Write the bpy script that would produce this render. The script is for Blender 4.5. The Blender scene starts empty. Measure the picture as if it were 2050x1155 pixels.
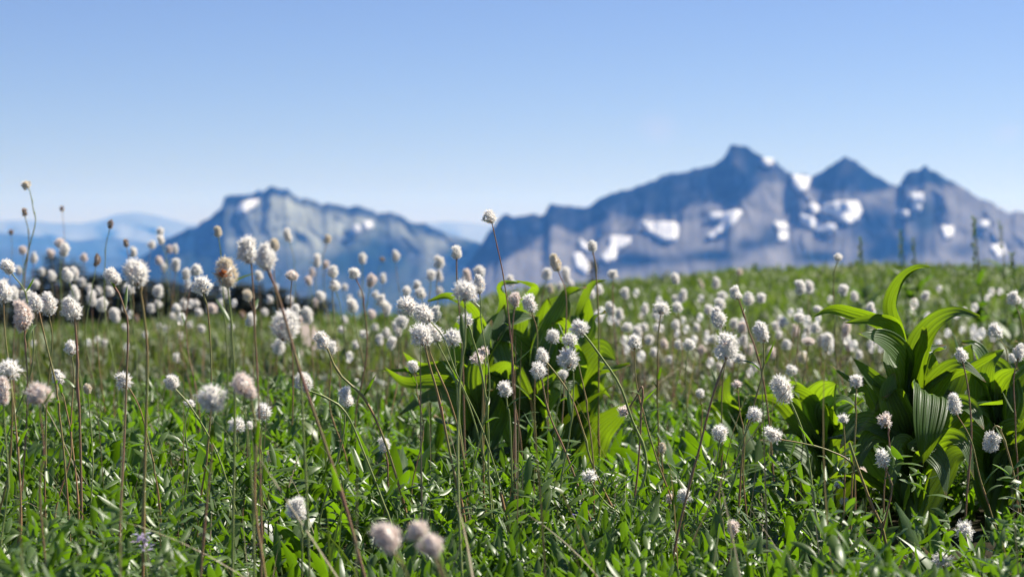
import bpy, math, random
import numpy as np
from mathutils import Vector, Matrix

# ------------------------------------------------------------------ camera, world, sun, exposure
scene = bpy.context.scene
col = scene.collection
PW, PH = 2050.0, 1155.0            # photograph size
LENS = 70.0
F = LENS / 36.0 * PW               # focal length in photo pixels
EYE = 470.0                        # row of the eye level in the photograph
CAMZ = 0.36
PITCH = math.atan((PH / 2 - EYE) / F)
FOCUS = 2.1
cam = bpy.data.cameras.new('camera')
cam_o = bpy.data.objects.new('camera', cam)
col.objects.link(cam_o)
cam.lens = LENS
cam.sensor_width = 36.0
cam.clip_start = 0.05
cam.clip_end = 120000
cam.dof.use_dof = True
cam.dof.focus_distance = FOCUS
cam.dof.aperture_fstop = 9.5
cam_o.location = (0, 0, CAMZ)
cam_o.rotation_euler = (math.radians(90) - PITCH, 0, 0)
scene.camera = cam_o

SUN_EL, SUN_AZ = 50.0, 64.0        # azimuth measured from the view direction (+Y) towards the right (+X)
w = bpy.data.worlds.new('World')
scene.world = w
w.use_nodes = True
nt = w.node_tree
bg = nt.nodes['Background']
sky = nt.nodes.new('ShaderNodeTexSky')
sky.sky_type = 'NISHITA'
sky.sun_disc = False
sky.sun_elevation = math.radians(SUN_EL)
sky.sun_rotation = math.radians(SUN_AZ)
sky.altitude = 1700
sky.air_density = 1.0
sky.dust_density = 0.3
sky.ozone_density = 5.5
def wisp(px, py, rad, prev, amt):
    # faint cloud puff fixed in the sky at that bearing
    cx, cz = (px - PW / 2) / F, (EYE - py) / F
    d = Vector((cx, 1.0, cz)).normalized()
    tcw = nt.nodes.new('ShaderNodeTexCoord'); nzw = nt.nodes.new('ShaderNodeTexNoise'); nzw.inputs['Scale'].default_value = 60
    mpw = nt.nodes.new('ShaderNodeVectorMath'); mpw.operation = 'MULTIPLY_ADD'; mpw.inputs[1].default_value = (0.012, 0.012, 0.012)
    nt.links.new(tcw.outputs['Generated'], nzw.inputs['Vector']); nt.links.new(nzw.outputs['Color'], mpw.inputs[0]); nt.links.new(tcw.outputs['Generated'], mpw.inputs[2])
    dd = nt.nodes.new('ShaderNodeVectorMath'); dd.operation = 'DISTANCE'; nt.links.new(mpw.outputs[0], dd.inputs[0]); dd.inputs[1].default_value = d + Vector((.006, .006, .006))
    mr = nt.nodes.new('ShaderNodeMapRange'); mr.interpolation_type = 'SMOOTHSTEP'; mr.inputs[1].default_value = rad; mr.inputs[2].default_value = 0.0; mr.inputs[3].default_value = 0; mr.inputs[4].default_value = amt
    nt.links.new(dd.outputs['Value'], mr.inputs[0])
    mc = nt.nodes.new('ShaderNodeMix'); mc.data_type = 'RGBA'; mc.inputs[7].default_value = (8.0, 7.4, 8.2, 1)
    nt.links.new(mr.outputs[0], mc.inputs[0]); nt.links.new(prev, mc.inputs[6])
    return mc.outputs[2]
skc = wisp(1318, 256, 0.013, sky.outputs[0], 0.13)
skc = wisp(2012, 263, 0.009, skc, 0.13)
tint = nt.nodes.new('ShaderNodeMix'); tint.data_type = 'RGBA'; tint.blend_type = 'MULTIPLY'
tint.inputs[0].default_value = 1.0; tint.inputs[7].default_value = (0.97, 0.875, 1.03, 1)
nt.links.new(skc, tint.inputs[6])
nt.links.new(tint.outputs[2], bg.inputs[0])
bg.inputs[1].default_value = 0.055
sl = bpy.data.lights.new('sun', 'SUN')
sl.energy = 5.0
sl.angle = math.radians(0.5)
sl.color = (1.0, 0.94, 0.84)
so = bpy.data.objects.new('sun', sl)
col.objects.link(so)
e, a = math.radians(SUN_EL), math.radians(SUN_AZ)
sd = Vector((math.sin(a) * math.cos(e), math.cos(a) * math.cos(e), math.sin(e)))
so.rotation_euler = sd.to_track_quat('Z', 'Y').to_euler()
scene.view_settings.view_transform = 'Standard'
scene.view_settings.look = 'None'
scene.view_settings.exposure = 1.0
scene.view_settings.gamma = 1.0
cy = scene.cycles
cy.use_denoising = True
cy.max_bounces = 8
cy.diffuse_bounces = 3
cy.transmission_bounces = 4
cy.transparent_max_bounces = 6
cy.volume_bounces = 1
cy.sample_clamp_indirect = 4.0

rng = np.random.default_rng(7)
R = random.Random(11)

# ------------------------------------------------------------------ helpers
def P(px, py, D):
    """photo pixel + distance along the camera axis -> world position"""
    cx, cyy = (px - PW / 2) / F * D, (PH / 2 - py) / F * D
    c, s = math.cos(PITCH), math.sin(PITCH)
    return np.stack(np.broadcast_arrays(cx, c * D + s * cyy, CAMZ - s * D + c * cyy), -1).astype(float)

def link(o, parent=None):
    col.objects.link(o)
    if parent is not None:
        o.parent = parent
    return o

def mesh_np(name, verts, faces, mats, uv=None, matidx=None, smooth=True, parent=None, nper=4, mesh_only=False):
    """verts (n,3), faces (m,nper) ; uv = (n,4) per vertex 'leaf' attribute"""
    me = bpy.data.meshes.new(name)
    n, m = len(verts), len(faces)
    me.vertices.add(n)
    me.vertices.foreach_set('co', np.asarray(verts, np.float32).ravel())
    me.loops.add(m * nper)
    me.loops.foreach_set('vertex_index', np.asarray(faces, np.int32).ravel())
    me.polygons.add(m)
    me.polygons.foreach_set('loop_start', np.arange(m, dtype=np.int32) * nper)
    if matidx is not None:
        me.polygons.foreach_set('material_index', np.asarray(matidx, np.int32))
    me.polygons.foreach_set('use_smooth', np.full(m, smooth))
    if uv is not None:
        at = me.attributes.new('leaf', 'FLOAT_COLOR', 'POINT')
        at.data.foreach_set('color', np.asarray(uv, np.float32).ravel())
    for mt in (mats if isinstance(mats, (list, tuple)) else [mats]):
        me.materials.append(mt)
    me.update(calc_edges=True)
    if mesh_only:
        return me
    return link(bpy.data.objects.new(name, me), parent)

def tag(o, label=None, cat=None, group=None, kind=None):
    if label: o['label'] = label
    if cat: o['category'] = cat
    if group: o['group'] = group
    if kind: o['kind'] = kind
    return o

def empty(name, loc):
    o = bpy.data.objects.new(name, None)
    o.empty_display_size = 0.02
    o.location = loc
    col.objects.link(o)
    return o

def smooth(x, a, b):
    t = np.clip((np.asarray(x, float) - a) / (b - a), 0, 1)
    return t * t * (3 - 2 * t)

def vnoise(x, y, seed=0):
    x = np.asarray(x, float); y = np.asarray(y, float)
    xi, yi = np.floor(x).astype(np.int64), np.floor(y).astype(np.int64)
    fx, fy = x - xi, y - yi
    fx, fy = fx * fx * (3 - 2 * fx), fy * fy * (3 - 2 * fy)
    def h(i, j):
        n = (i * 374761393 + j * 668265263 + seed * 974711) & 0xffffffff
        n = ((n ^ (n >> 13)) * 1274126177) & 0xffffffff
        return ((n ^ (n >> 16)) & 0xffff) / 65535.0
    return (h(xi, yi) * (1 - fx) * (1 - fy) + h(xi + 1, yi) * fx * (1 - fy) + h(xi, yi + 1) * (1 - fx) * fy + h(xi + 1, yi + 1) * fx * fy) * 2 - 1

def fbm(x, y, seed=0, octv=4):
    s, a_ = 0, 1.0
    for k in range(octv):
        s = s + a_ * vnoise(np.asarray(x) * 2 ** k, np.asarray(y) * 2 ** k, seed + k)
        a_ *= 0.5
    return s

def ridged(x, y, seed=0, octv=4):
    s, a_ = 0, 1.0
    for k in range(octv):
        s = s + a_ * (1 - 2 * np.abs(vnoise(np.asarray(x) * 2 ** k, np.asarray(y) * 2 ** k, seed + k)))
        a_ *= 0.5
    return s

def grid_faces(nu, nv):
    i, j = np.meshgrid(np.arange(nu - 1), np.arange(nv - 1), indexing='ij')
    b = (i * nv + j).ravel()
    return np.stack([b, b + nv, b + nv + 1, b + 1], 1)

# ------------------------------------------------------------------ materials
def new_mat(name):
    m = bpy.data.materials.new(name)
    m.use_nodes = True
    m.node_tree.nodes.clear()
    return m, m.node_tree.nodes, m.node_tree.links

def nd(N, t, **kw):
    n = N.new(t)
    for k, v in kw.items():
        setattr(n, k, v)
    return n

def mathn(N, L, op, a_, b_=None, clamp=False):
    n = nd(N, 'ShaderNodeMath', operation=op, use_clamp=clamp)
    for i, v in enumerate((a_, b_)):
        if v is None: continue
        if isinstance(v, (int, float)): n.inputs[i].default_value = v
        else: L.new(v, n.inputs[i])
    return n.outputs[0]

def mixc(N, L, fac, a_, b_, blend='MIX'):
    n = nd(N, 'ShaderNodeMix', data_type='RGBA', blend_type=blend)
    if isinstance(fac, (int, float)): n.inputs[0].default_value = fac
    else: L.new(fac, n.inputs[0])
    for i, v in ((6, a_), (7, b_)):
        if isinstance(v, tuple): n.inputs[i].default_value = (*v, 1)
        else: L.new(v, n.inputs[i])
    return n.outputs[2]

def ramp(N, L, fac, stops):
    n = nd(N, 'ShaderNodeValToRGB')
    el = n.color_ramp.elements
    while len(el) < len(stops): el.new(0.5)
    for e_, (p, c) in zip(el, stops):
        e_.position = p
        e_.color = (*c, 1)
    L.new(fac, n.inputs[0])
    return n.outputs[0]

def leaf_mat(name, greens, under, trans_col, trans=0.35, rough=0.42, rib=0.35, edge=0.0, veins=0, spec=0.5):
    """attribute leaf: r random, g across 0..1, b along 0..1"""
    m, N, L = new_mat(name)
    at = nd(N, 'ShaderNodeAttribute', attribute_name='leaf')
    sp = nd(N, 'ShaderNodeSeparateColor')
    L.new(at.outputs['Color'], sp.inputs[0])
    r, g, b = sp.outputs
    base = ramp(N, L, r, [(i / (len(greens) - 1), c) for i, c in enumerate(greens)])
    ax = mathn(N, L, 'ABSOLUTE', mathn(N, L, 'SUBTRACT', g, 0.5))
    mid = mathn(N, L, 'MULTIPLY', mathn(N, L, 'SUBTRACT', 1.0, mathn(N, L, 'MULTIPLY', ax, 12.0), True), rib, True)
    c1 = mixc(N, L, mid, base, tuple(min(1, v * 1.3 + 0.05) for v in under))
    if edge:
        ed = mathn(N, L, 'MULTIPLY', mathn(N, L, 'MULTIPLY', mathn(N, L, 'SUBTRACT', ax, 0.40), 10.0, True), edge, True)
        c1 = mixc(N, L, ed, c1, under)
    tc = nd(N, 'ShaderNodeTexCoord')
    nz = nd(N, 'ShaderNodeTexNoise')
    nz.inputs['Scale'].default_value = 60
    nz.inputs['Detail'].default_value = 3
    L.new(tc.outputs['Object'], nz.inputs['Vector'])
    c1 = mixc(N, L, 0.5, c1, ramp(N, L, nz.outputs[0], [(0.3, (0.55, 0.55, 0.55)), (0.7, (1.15, 1.15, 1.1))]), 'MULTIPLY')
    geo = nd(N, 'ShaderNodeNewGeometry')
    c2 = mixc(N, L, mathn(N, L, 'MULTIPLY', geo.outputs['Backfacing'], 0.5), c1, under)
    pb = nd(N, 'ShaderNodeBsdfPrincipled')
    L.new(c2, pb.inputs['Base Color'])
    pb.inputs['Roughness'].default_value = rough
    pb.inputs['Specular IOR Level'].default_value = spec
    tr = nd(N, 'ShaderNodeBsdfTranslucent')
    tcol = mixc(N, L, r, trans_col, tuple(v * 0.6 for v in trans_col))
    if veins:
        tip = mathn(N, L, 'MULTIPLY', mathn(N, L, 'SUBTRACT', mathn(N, L, 'ADD', b, mathn(N, L, 'MULTIPLY', nz.outputs[0], 0.25)), 1.04), 14.0, True)
        c2 = mixc(N, L, tip, c2, (0.22, 0.13, 0.05))
        L.new(c2, pb.inputs['Base Color'])
        vv = mathn(N, L, 'SINE', mathn(N, L, 'MULTIPLY', g, veins * 6.2832))
        vl = mathn(N, L, 'MULTIPLY', mathn(N, L, 'SUBTRACT', vv, 0.55), 1.4, True)
        tcol = mixc(N, L, vl, tcol, tuple(v * 0.35 for v in trans_col))
        bp = nd(N, 'ShaderNodeBump')
        bp.inputs['Strength'].default_value = 0.5
        bp.inputs['Distance'].default_value = 0.002
        L.new(vv, bp.inputs['Height'])
        L.new(bp.outputs[0], pb.inputs['Normal'])
    L.new(tcol, tr.inputs[0])
    mx = nd(N, 'ShaderNodeMixShader')
    mx.inputs[0].default_value = trans
    L.new(pb.outputs[0], mx.inputs[1]); L.new(tr.outputs[0], mx.inputs[2])
    out = nd(N, 'ShaderNodeOutputMaterial')
    L.new(mx.outputs[0], out.inputs[0])
    return m

def simple_mat(name, c, rough=0.6, trans=0.0, tc=None, noise=None, c2=None, spec=0.3):
    m, N, L = new_mat(name)
    pb = nd(N, 'ShaderNodeBsdfPrincipled')
    pb.inputs['Base Color'].default_value = (*c, 1)
    pb.inputs['Roughness'].default_value = rough
    pb.inputs['Specular IOR Level'].default_value = spec
    if noise:
        t = nd(N, 'ShaderNodeTexCoord')
        nz = nd(N, 'ShaderNodeTexNoise')
        nz.inputs['Scale'].default_value = noise
        nz.inputs['Detail'].default_value = 5
        L.new(t.outputs['Object'], nz.inputs['Vector'])
        L.new(ramp(N, L, nz.outputs[0], [(0.35, c), (0.65, c2)]), pb.inputs['Base Color'])
    out = nd(N, 'ShaderNodeOutputMaterial')
    if trans:
        tr = nd(N, 'ShaderNodeBsdfTranslucent')
        tr.inputs[0].default_value = (*(tc or c), 1)
        mx = nd(N, 'ShaderNodeMixShader')
        mx.inputs[0].default_value = trans
        L.new(pb.outputs[0], mx.inputs[1]); L.new(tr.outputs[0], mx.inputs[2])
        L.new(mx.outputs[0], out.inputs[0])
    else:
        L.new(pb.outputs[0], out.inputs[0])
    return m

def attr_mat(name, stops, rough=0.6, trans=0.0, tmul=1.0, spec=0.3):
    """colour ramp on the r channel of the leaf attribute"""
    m, N, L = new_mat(name)
    at = nd(N, 'ShaderNodeAttribute', attribute_name='leaf')
    sp = nd(N, 'ShaderNodeSeparateColor')
    L.new(at.outputs['Color'], sp.inputs[0])
    c = ramp(N, L, sp.outputs[0], stops)
    pb = nd(N, 'ShaderNodeBsdfPrincipled')
    pb.inputs['Roughness'].default_value = rough
    pb.inputs['Specular IOR Level'].default_value = spec
    L.new(c, pb.inputs['Base Color'])
    out = nd(N, 'ShaderNodeOutputMaterial')
    if trans:
        tr = nd(N, 'ShaderNodeBsdfTranslucent')
        L.new(c, tr.inputs[0])
        mx = nd(N, 'ShaderNodeMixShader')
        mx.inputs[0].default_value = trans
        L.new(pb.outputs[0], mx.inputs[1]); L.new(tr.outputs[0], mx.inputs[2])
        L.new(mx.outputs[0], out.inputs[0])
    else:
        L.new(pb.outputs[0], out.inputs[0])
    return m

M = {}
M['small'] = leaf_mat('small_leaf', [(0.017, 0.048, 0.004), (0.031, 0.072, 0.006), (0.051, 0.100, 0.015), (0.023, 0.064, 0.003), (0.094, 0.145, 0.026)], (0.133, 0.200, 0.058), (0.187, 0.380, 0.012), trans=0.36, rough=0.42, rib=0.4, edge=0.55, spec=0.5)
M['lance'] = leaf_mat('lance_leaf', [(0.014, 0.043, 0.002), (0.022, 0.061, 0.004), (0.023, 0.056, 0.008), (0.033, 0.080, 0.004), (0.062, 0.117, 0.007), (0.133, 0.154, 0.017)], (0.125, 0.190, 0.076), (0.211, 0.426, 0.006), trans=0.40, rough=0.41, rib=0.5, spec=0.5)
M['grey'] = leaf_mat('grey_leaf', [(0.055, 0.078, 0.047), (0.086, 0.117, 0.082), (0.133, 0.164, 0.129)], (0.234, 0.265, 0.226), (0.125, 0.211, 0.047), trans=0.25, rough=0.4, rib=0.5, edge=0.3)
M['fine'] = leaf_mat('fine_leaf', [(0.023, 0.059, 0.007), (0.039, 0.090, 0.009), (0.066, 0.126, 0.015)], (0.094, 0.154, 0.035), (0.156, 0.326, 0.012), trans=0.38, rough=0.5, rib=0.2)
M['grass'] = leaf_mat('meadow_grass', [(0.034, 0.066, 0.006), (0.061, 0.105, 0.011), (0.089, 0.126, 0.021), (0.137, 0.149, 0.042)], (0.095, 0.140, 0.038), (0.164, 0.266, 0.021), trans=0.36, rough=0.5, rib=0.1)
M['lily'] = leaf_mat('broad_ribbed_leaf', [(0.041, 0.095, 0.011), (0.054, 0.113, 0.013), (0.041, 0.090, 0.018)], (0.162, 0.225, 0.126), (0.306, 0.495, 0.009), trans=0.45, rough=0.45, rib=0.3, veins=9, spec=0.35)
M['stem_green'] = simple_mat('stem_green', (0.22, 0.29, 0.08), 0.45, 0.1, noise=60, c2=(0.33, 0.36, 0.13))
M['stem_red'] = simple_mat('stem_red', (0.34, 0.16, 0.11), 0.45, 0.08, noise=45, c2=(0.30, 0.23, 0.11))
M['stem_mix'] = simple_mat('stem_mix', (0.38, 0.20, 0.10), 0.45, 0.08, noise=14, c2=(0.27, 0.31, 0.10))
M['petal'] = attr_mat('white_petal', [(0.0, (0.92, 0.90, 0.86)), (0.75, (0.92, 0.90, 0.86)), (0.9, (0.84, 0.74, 0.66)), (1.0, (0.72, 0.50, 0.44))], 0.6, 0.5)
M['petal_pink'] = attr_mat('pinkish_petal', [(0.0, (0.90, 0.83, 0.78)), (0.6, (0.87, 0.77, 0.70)), (1.0, (0.66, 0.40, 0.32))], 0.6, 0.5)
M['petal_cream'] = attr_mat('cream_petal', [(0.0, (0.88, 0.83, 0.70)), (0.6, (0.84, 0.74, 0.58)), (1.0, (0.50, 0.36, 0.24))], 0.65, 0.35)
M['petal_brown'] = attr_mat('withered_petal', [(0.0, (0.55, 0.40, 0.26)), (0.6, (0.42, 0.28, 0.18)), (1.0, (0.22, 0.13, 0.08))], 0.7, 0.25)
M['core'] = simple_mat('flower_core', (0.72, 0.68, 0.62), 0.8, noise=200, c2=(0.80, 0.77, 0.72))
M['anther'] = simple_mat('anther', (0.45, 0.36, 0.33), 0.7)
M['bract'] = simple_mat('papery_bract', (0.34, 0.19, 0.09), 0.6, 0.2)

# ------------------------------------------------------------------ the lie of the land
def crest(s):
    px = np.asarray(s) * F + PW / 2
    C = 15 + 13 * smooth(px, 950, 1350)
    yc = np.interp(px, [-2000, 0, 600, 980, 1120, 1250, 1400, 1500, 2050, 4000], [700, 650, 612, 604, 585, 562, 545, 538, 533, 540])
    zc = CAMZ - (yc - EYE) / F * C - 0.06 - 0.20 * smooth(-px, -1120, -700)
    return C, zc

def ground_z(x, y):
    x = np.asarray(x, float); y = np.asarray(y, float)
    ys = np.maximum(y, 0.5)
    s = np.clip(x / ys, -1.2, 1.2)
    C, zc = crest(s)
    near = -0.085 * smooth(y, 2.2, 5.0) - 0.05 * smooth(y, 5.0, 9.0)
    t = smooth(y, 7.0, 1.0 * C)
    z = near * (1 - t) + zc * t
    over = np.maximum(y - C, 0)
    drop = np.where(over < 40, over ** 2 * 0.0045, 7.2 + (over - 40) * 0.36)
    z = z - np.minimum(drop, 420 + 0 * drop)
    amp = 0.020 + 0.045 * smooth(y, 8, 20) + 12 * smooth(y, 600, 3000)
    fr = np.where(y < 300, 1.3, 0.0012)
    z = z + amp * fbm(np.where(y < 300, x * 0.6, x * 0.0012), np.where(y < 300, y * 0.5, y * 0.0012), 3, 3) * np.where(y < 300, 1, 1)
    return z

def sgrid(lo, hi, n, c):
    t = np.linspace(-1, 1, n)
    v = np.sinh(t * c) / math.sinh(c)
    return v * hi

gx = np.unique(np.concatenate([sgrid(0, 12000, 161, 11), np.linspace(-12, 12, 97)]))
gy = np.unique(np.concatenate([-np.geomspace(1.0, 3000, 20), np.linspace(-0.9, 9, 60), np.linspace(9, 40, 60), np.geomspace(41, 16800, 90)]))
GX, GY = np.meshgrid(gx, gy, indexing='ij')
GZ = ground_z(GX, GY)
gm, N, L = new_mat('meadow_soil')
tcn = nd(N, 'ShaderNodeTexCoord')
n1 = nd(N, 'ShaderNodeTexNoise'); n1.inputs['Scale'].default_value = 0.55; n1.inputs['Detail'].default_value = 7
n2 = nd(N, 'ShaderNodeTexNoise'); n2.inputs['Scale'].default_value = 25; n2.inputs['Detail'].default_value = 6
L.new(tcn.outputs['Object'], n1.inputs['Vector']); L.new(tcn.outputs['Object'], n2.inputs['Vector'])
sx = nd(N, 'ShaderNodeSeparateXYZ'); L.new(tcn.outputs['Object'], sx.inputs[0])
far = nd(N, 'ShaderNodeMapRange'); far.inputs[1].default_value = 4; far.inputs[2].default_value = 11; L.new(sx.outputs[1], far.inputs[0])
vfar = nd(N, 'ShaderNodeMapRange'); vfar.inputs[1].default_value = 60; vfar.inputs[2].default_value = 200; L.new(sx.outputs[1], vfar.inputs[0])
soil = ramp(N, L, n2.outputs[0], [(0.35, (0.012, 0.012, 0.006)), (0.65, (0.035, 0.028, 0.015))])
green = ramp(N, L, n1.outputs[0], [(0.35, (0.045, 0.075, 0.018)), (0.5, (0.08, 0.11, 0.03)), (0.65, (0.14, 0.14, 0.06))])
c = mixc(N, L, far.outputs[0], soil, green)
c = mixc(N, L, vfar.outputs[0], c, (0.03, 0.05, 0.025))
pb = nd(N, 'ShaderNodeBsdfPrincipled'); pb.inputs['Roughness'].default_value = 0.95; pb.inputs['Specular IOR Level'].default_value = 0.1
L.new(c, pb.inputs['Base Color'])
out = nd(N, 'ShaderNodeOutputMaterial'); L.new(pb.outputs[0], out.inputs[0])
g_o = mesh_np('ground', np.stack([GX, GY, GZ], -1).reshape(-1, 3), grid_faces(len(gx), len(gy)), gm)
tag(g_o, kind='structure')

# trodden path strip in the left meadow
pp = np.array([(-0.66, 7.0), (-0.77, 8.2), (-0.90, 9.6), (-1.05, 11.2), (-1.27, 13.4), (-1.6, 16), (-2.2, 19)])
tt = np.linspace(0, 6, 61)
cx_ = np.interp(tt, range(7), pp[:, 0]); cy_ = np.interp(tt, range(7), pp[:, 1])
wd = 0.12 + 0.03 * vnoise(tt * 2, tt * 0, 5)
V = []
for k in range(5):
    o_ = (k / 4 - 0.5) * 2 * wd * (1 + 0.15 * vnoise(tt * 5, tt * 0 + k, 8))
    V.append(np.stack([cx_ + o_, cy_, ground_z(cx_ + o_, cy_) + 0.006 + 0.006 * (k in (1, 2, 3))], -1))
V = np.stack(V, 1)
pm = simple_mat('dry_path_dirt', (0.20, 0.16, 0.13), 0.95, noise=18, c2=(0.32, 0.27, 0.23))
tag(mesh_np('path', V.reshape(-1, 3), grid_faces(61, 5), pm), kind='structure')

# ------------------------------------------------------------------ mountains
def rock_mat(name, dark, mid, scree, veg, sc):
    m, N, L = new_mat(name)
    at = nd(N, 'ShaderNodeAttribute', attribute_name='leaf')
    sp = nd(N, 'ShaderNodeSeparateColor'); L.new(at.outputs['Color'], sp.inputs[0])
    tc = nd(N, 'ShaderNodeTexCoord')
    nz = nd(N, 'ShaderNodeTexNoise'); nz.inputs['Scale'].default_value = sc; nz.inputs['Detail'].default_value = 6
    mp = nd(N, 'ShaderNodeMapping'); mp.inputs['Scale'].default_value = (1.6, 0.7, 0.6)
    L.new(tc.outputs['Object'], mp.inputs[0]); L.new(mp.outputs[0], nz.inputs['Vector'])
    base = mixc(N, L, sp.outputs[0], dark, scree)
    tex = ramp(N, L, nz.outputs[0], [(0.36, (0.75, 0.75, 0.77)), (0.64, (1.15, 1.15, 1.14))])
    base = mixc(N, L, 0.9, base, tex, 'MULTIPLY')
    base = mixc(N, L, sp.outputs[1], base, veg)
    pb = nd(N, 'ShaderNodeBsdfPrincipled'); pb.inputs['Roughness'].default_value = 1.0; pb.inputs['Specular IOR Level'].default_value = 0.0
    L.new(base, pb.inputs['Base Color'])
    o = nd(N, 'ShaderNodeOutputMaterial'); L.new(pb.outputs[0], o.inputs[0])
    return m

def mountain(name, prof, Dr, Df, yfoot, mat, seed, nu=420, nv=110, relief=1.0, zones=None, jag=3.2, cliff=0.6):
    prof = np.array(prof, float)
    u = np.linspace(prof[0, 0], prof[-1, 0], nu)
    ridge = np.interp(u, prof[:, 0], prof[:, 1])
    ridge = ridge - jag * ridged(u / 23.0, u * 0, seed + 50, 4) + jag
    t = np.linspace(0, 1, nv)
    U, T = np.meshgrid(u, t, indexing='ij')
    RG = ridge[:, None] + 0 * T
    # lower apron of scree, upper cliff
    h = np.where(T < cliff, 0.66 * (T / cliff) ** 1.1, 0.66 + 0.34 * ((T - cliff) / (1 - cliff)) ** 0.85)
    dep = np.where(T < cliff, 0.80 * T / cliff, 0.80 + 0.20 * (T - cliff) / (1 - cliff))
    warp = 30 * fbm(U / 90, T * 4, seed + 9, 3)
    sp = ridged((U + warp) / 60.0, T * 1.1, seed, 5)
    env = np.sin(np.pi * np.clip(T, 0, 1)) ** 0.7 * (0.45 + 0.55 * smooth(T, 0.4, 0.75)) * (1 - T * 0.3)
    Y = yfoot + (RG - yfoot) * h - env * relief * 4.5 * (sp - 0.6) + env * relief * 6 * fbm(U / 24, T * 7, seed + 4, 5)
    Y = np.maximum(Y, RG + (1 - T) * 14)
    D = Df + (Dr - Df) * dep - env * relief * (Dr - Df) * 0.12 * (sp - 0.4)
    front = P(U, Y, D)
    # back slope, falling away
    tb = np.linspace(0.08, 1, 12)
    Ub, Tb = np.meshgrid(u, tb, indexing='ij')
    back = P(Ub, ridge[:, None] + 0 * Tb, Dr + 0 * Tb)
    back[..., 1] += Tb * (Dr - Df) * 1.2
    zf = front[:, 0, 2].mean()
    back[..., 2] = back[..., 2] * (1 - Tb ** 1.1) + zf * Tb ** 1.1 - 10 * ridged(Ub / 60, Tb * 3, seed, 3) * Tb
    allv = np.concatenate([front, back], 1)
    zz = np.zeros((nu, nv + 12, 4)); zz[..., 3] = 1
    if zones:
        s_, g_ = zones(U, Y, T, RG, sp)
        zz[:, :nv, 0] = np.clip(s_, 0, 1); zz[:, :nv, 1] = np.clip(g_, 0, 1)
        zz[:, nv:, 0] = zz[:, nv - 1:nv, 0]; zz[:, nv:, 1] = zz[:, nv - 1:nv, 1]
    o = mesh_np(name, allv.reshape(-1, 3), grid_faces(nu, nv + 12), mat, uv=zz.reshape(-1, 4))
    tag(o, kind='structure')
    return dict(u=u, Y=Y, D=D, o=o, RG=ridge)

def blob(U, Y, lst):
    s = 0 * U
    for (x, y, rx, ry, v) in lst:
        d = ((U - x) / rx) ** 2 + ((Y - y) / ry) ** 2
        s = s + v * np.exp(-d ** 1.5)
    return s

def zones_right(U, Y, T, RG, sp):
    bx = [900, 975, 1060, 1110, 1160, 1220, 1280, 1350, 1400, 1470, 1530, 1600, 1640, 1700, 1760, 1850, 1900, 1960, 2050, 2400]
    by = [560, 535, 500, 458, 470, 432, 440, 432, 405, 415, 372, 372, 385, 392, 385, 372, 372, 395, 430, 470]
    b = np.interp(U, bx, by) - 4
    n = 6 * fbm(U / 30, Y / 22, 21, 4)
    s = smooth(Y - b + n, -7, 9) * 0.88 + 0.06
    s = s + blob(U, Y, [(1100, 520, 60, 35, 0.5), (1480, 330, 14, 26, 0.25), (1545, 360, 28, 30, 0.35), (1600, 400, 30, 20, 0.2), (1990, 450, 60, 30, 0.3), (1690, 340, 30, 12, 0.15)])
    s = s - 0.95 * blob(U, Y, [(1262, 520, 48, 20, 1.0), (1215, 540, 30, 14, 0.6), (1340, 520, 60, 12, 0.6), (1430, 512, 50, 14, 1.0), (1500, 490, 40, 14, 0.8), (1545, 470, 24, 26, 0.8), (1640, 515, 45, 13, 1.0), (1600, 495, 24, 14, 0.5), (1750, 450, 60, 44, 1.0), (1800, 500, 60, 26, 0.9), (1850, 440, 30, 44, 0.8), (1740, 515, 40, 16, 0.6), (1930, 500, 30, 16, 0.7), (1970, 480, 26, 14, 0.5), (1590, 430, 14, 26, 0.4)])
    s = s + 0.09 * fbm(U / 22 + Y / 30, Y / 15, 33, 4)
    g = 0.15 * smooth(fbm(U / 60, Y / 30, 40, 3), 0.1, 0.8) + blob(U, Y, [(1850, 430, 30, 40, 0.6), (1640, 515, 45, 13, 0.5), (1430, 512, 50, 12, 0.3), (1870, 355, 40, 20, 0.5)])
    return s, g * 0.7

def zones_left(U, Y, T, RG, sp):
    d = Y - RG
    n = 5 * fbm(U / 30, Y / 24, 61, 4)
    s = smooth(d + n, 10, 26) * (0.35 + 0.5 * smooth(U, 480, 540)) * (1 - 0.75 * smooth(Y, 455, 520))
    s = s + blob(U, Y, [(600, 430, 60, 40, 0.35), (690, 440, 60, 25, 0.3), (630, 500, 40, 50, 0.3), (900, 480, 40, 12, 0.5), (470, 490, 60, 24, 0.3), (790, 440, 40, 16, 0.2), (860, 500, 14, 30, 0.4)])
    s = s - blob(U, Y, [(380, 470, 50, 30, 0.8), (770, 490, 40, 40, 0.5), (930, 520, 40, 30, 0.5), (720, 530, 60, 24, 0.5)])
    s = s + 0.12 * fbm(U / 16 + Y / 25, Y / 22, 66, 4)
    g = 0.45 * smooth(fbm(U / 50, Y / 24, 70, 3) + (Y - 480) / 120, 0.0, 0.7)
    return s, g

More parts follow.
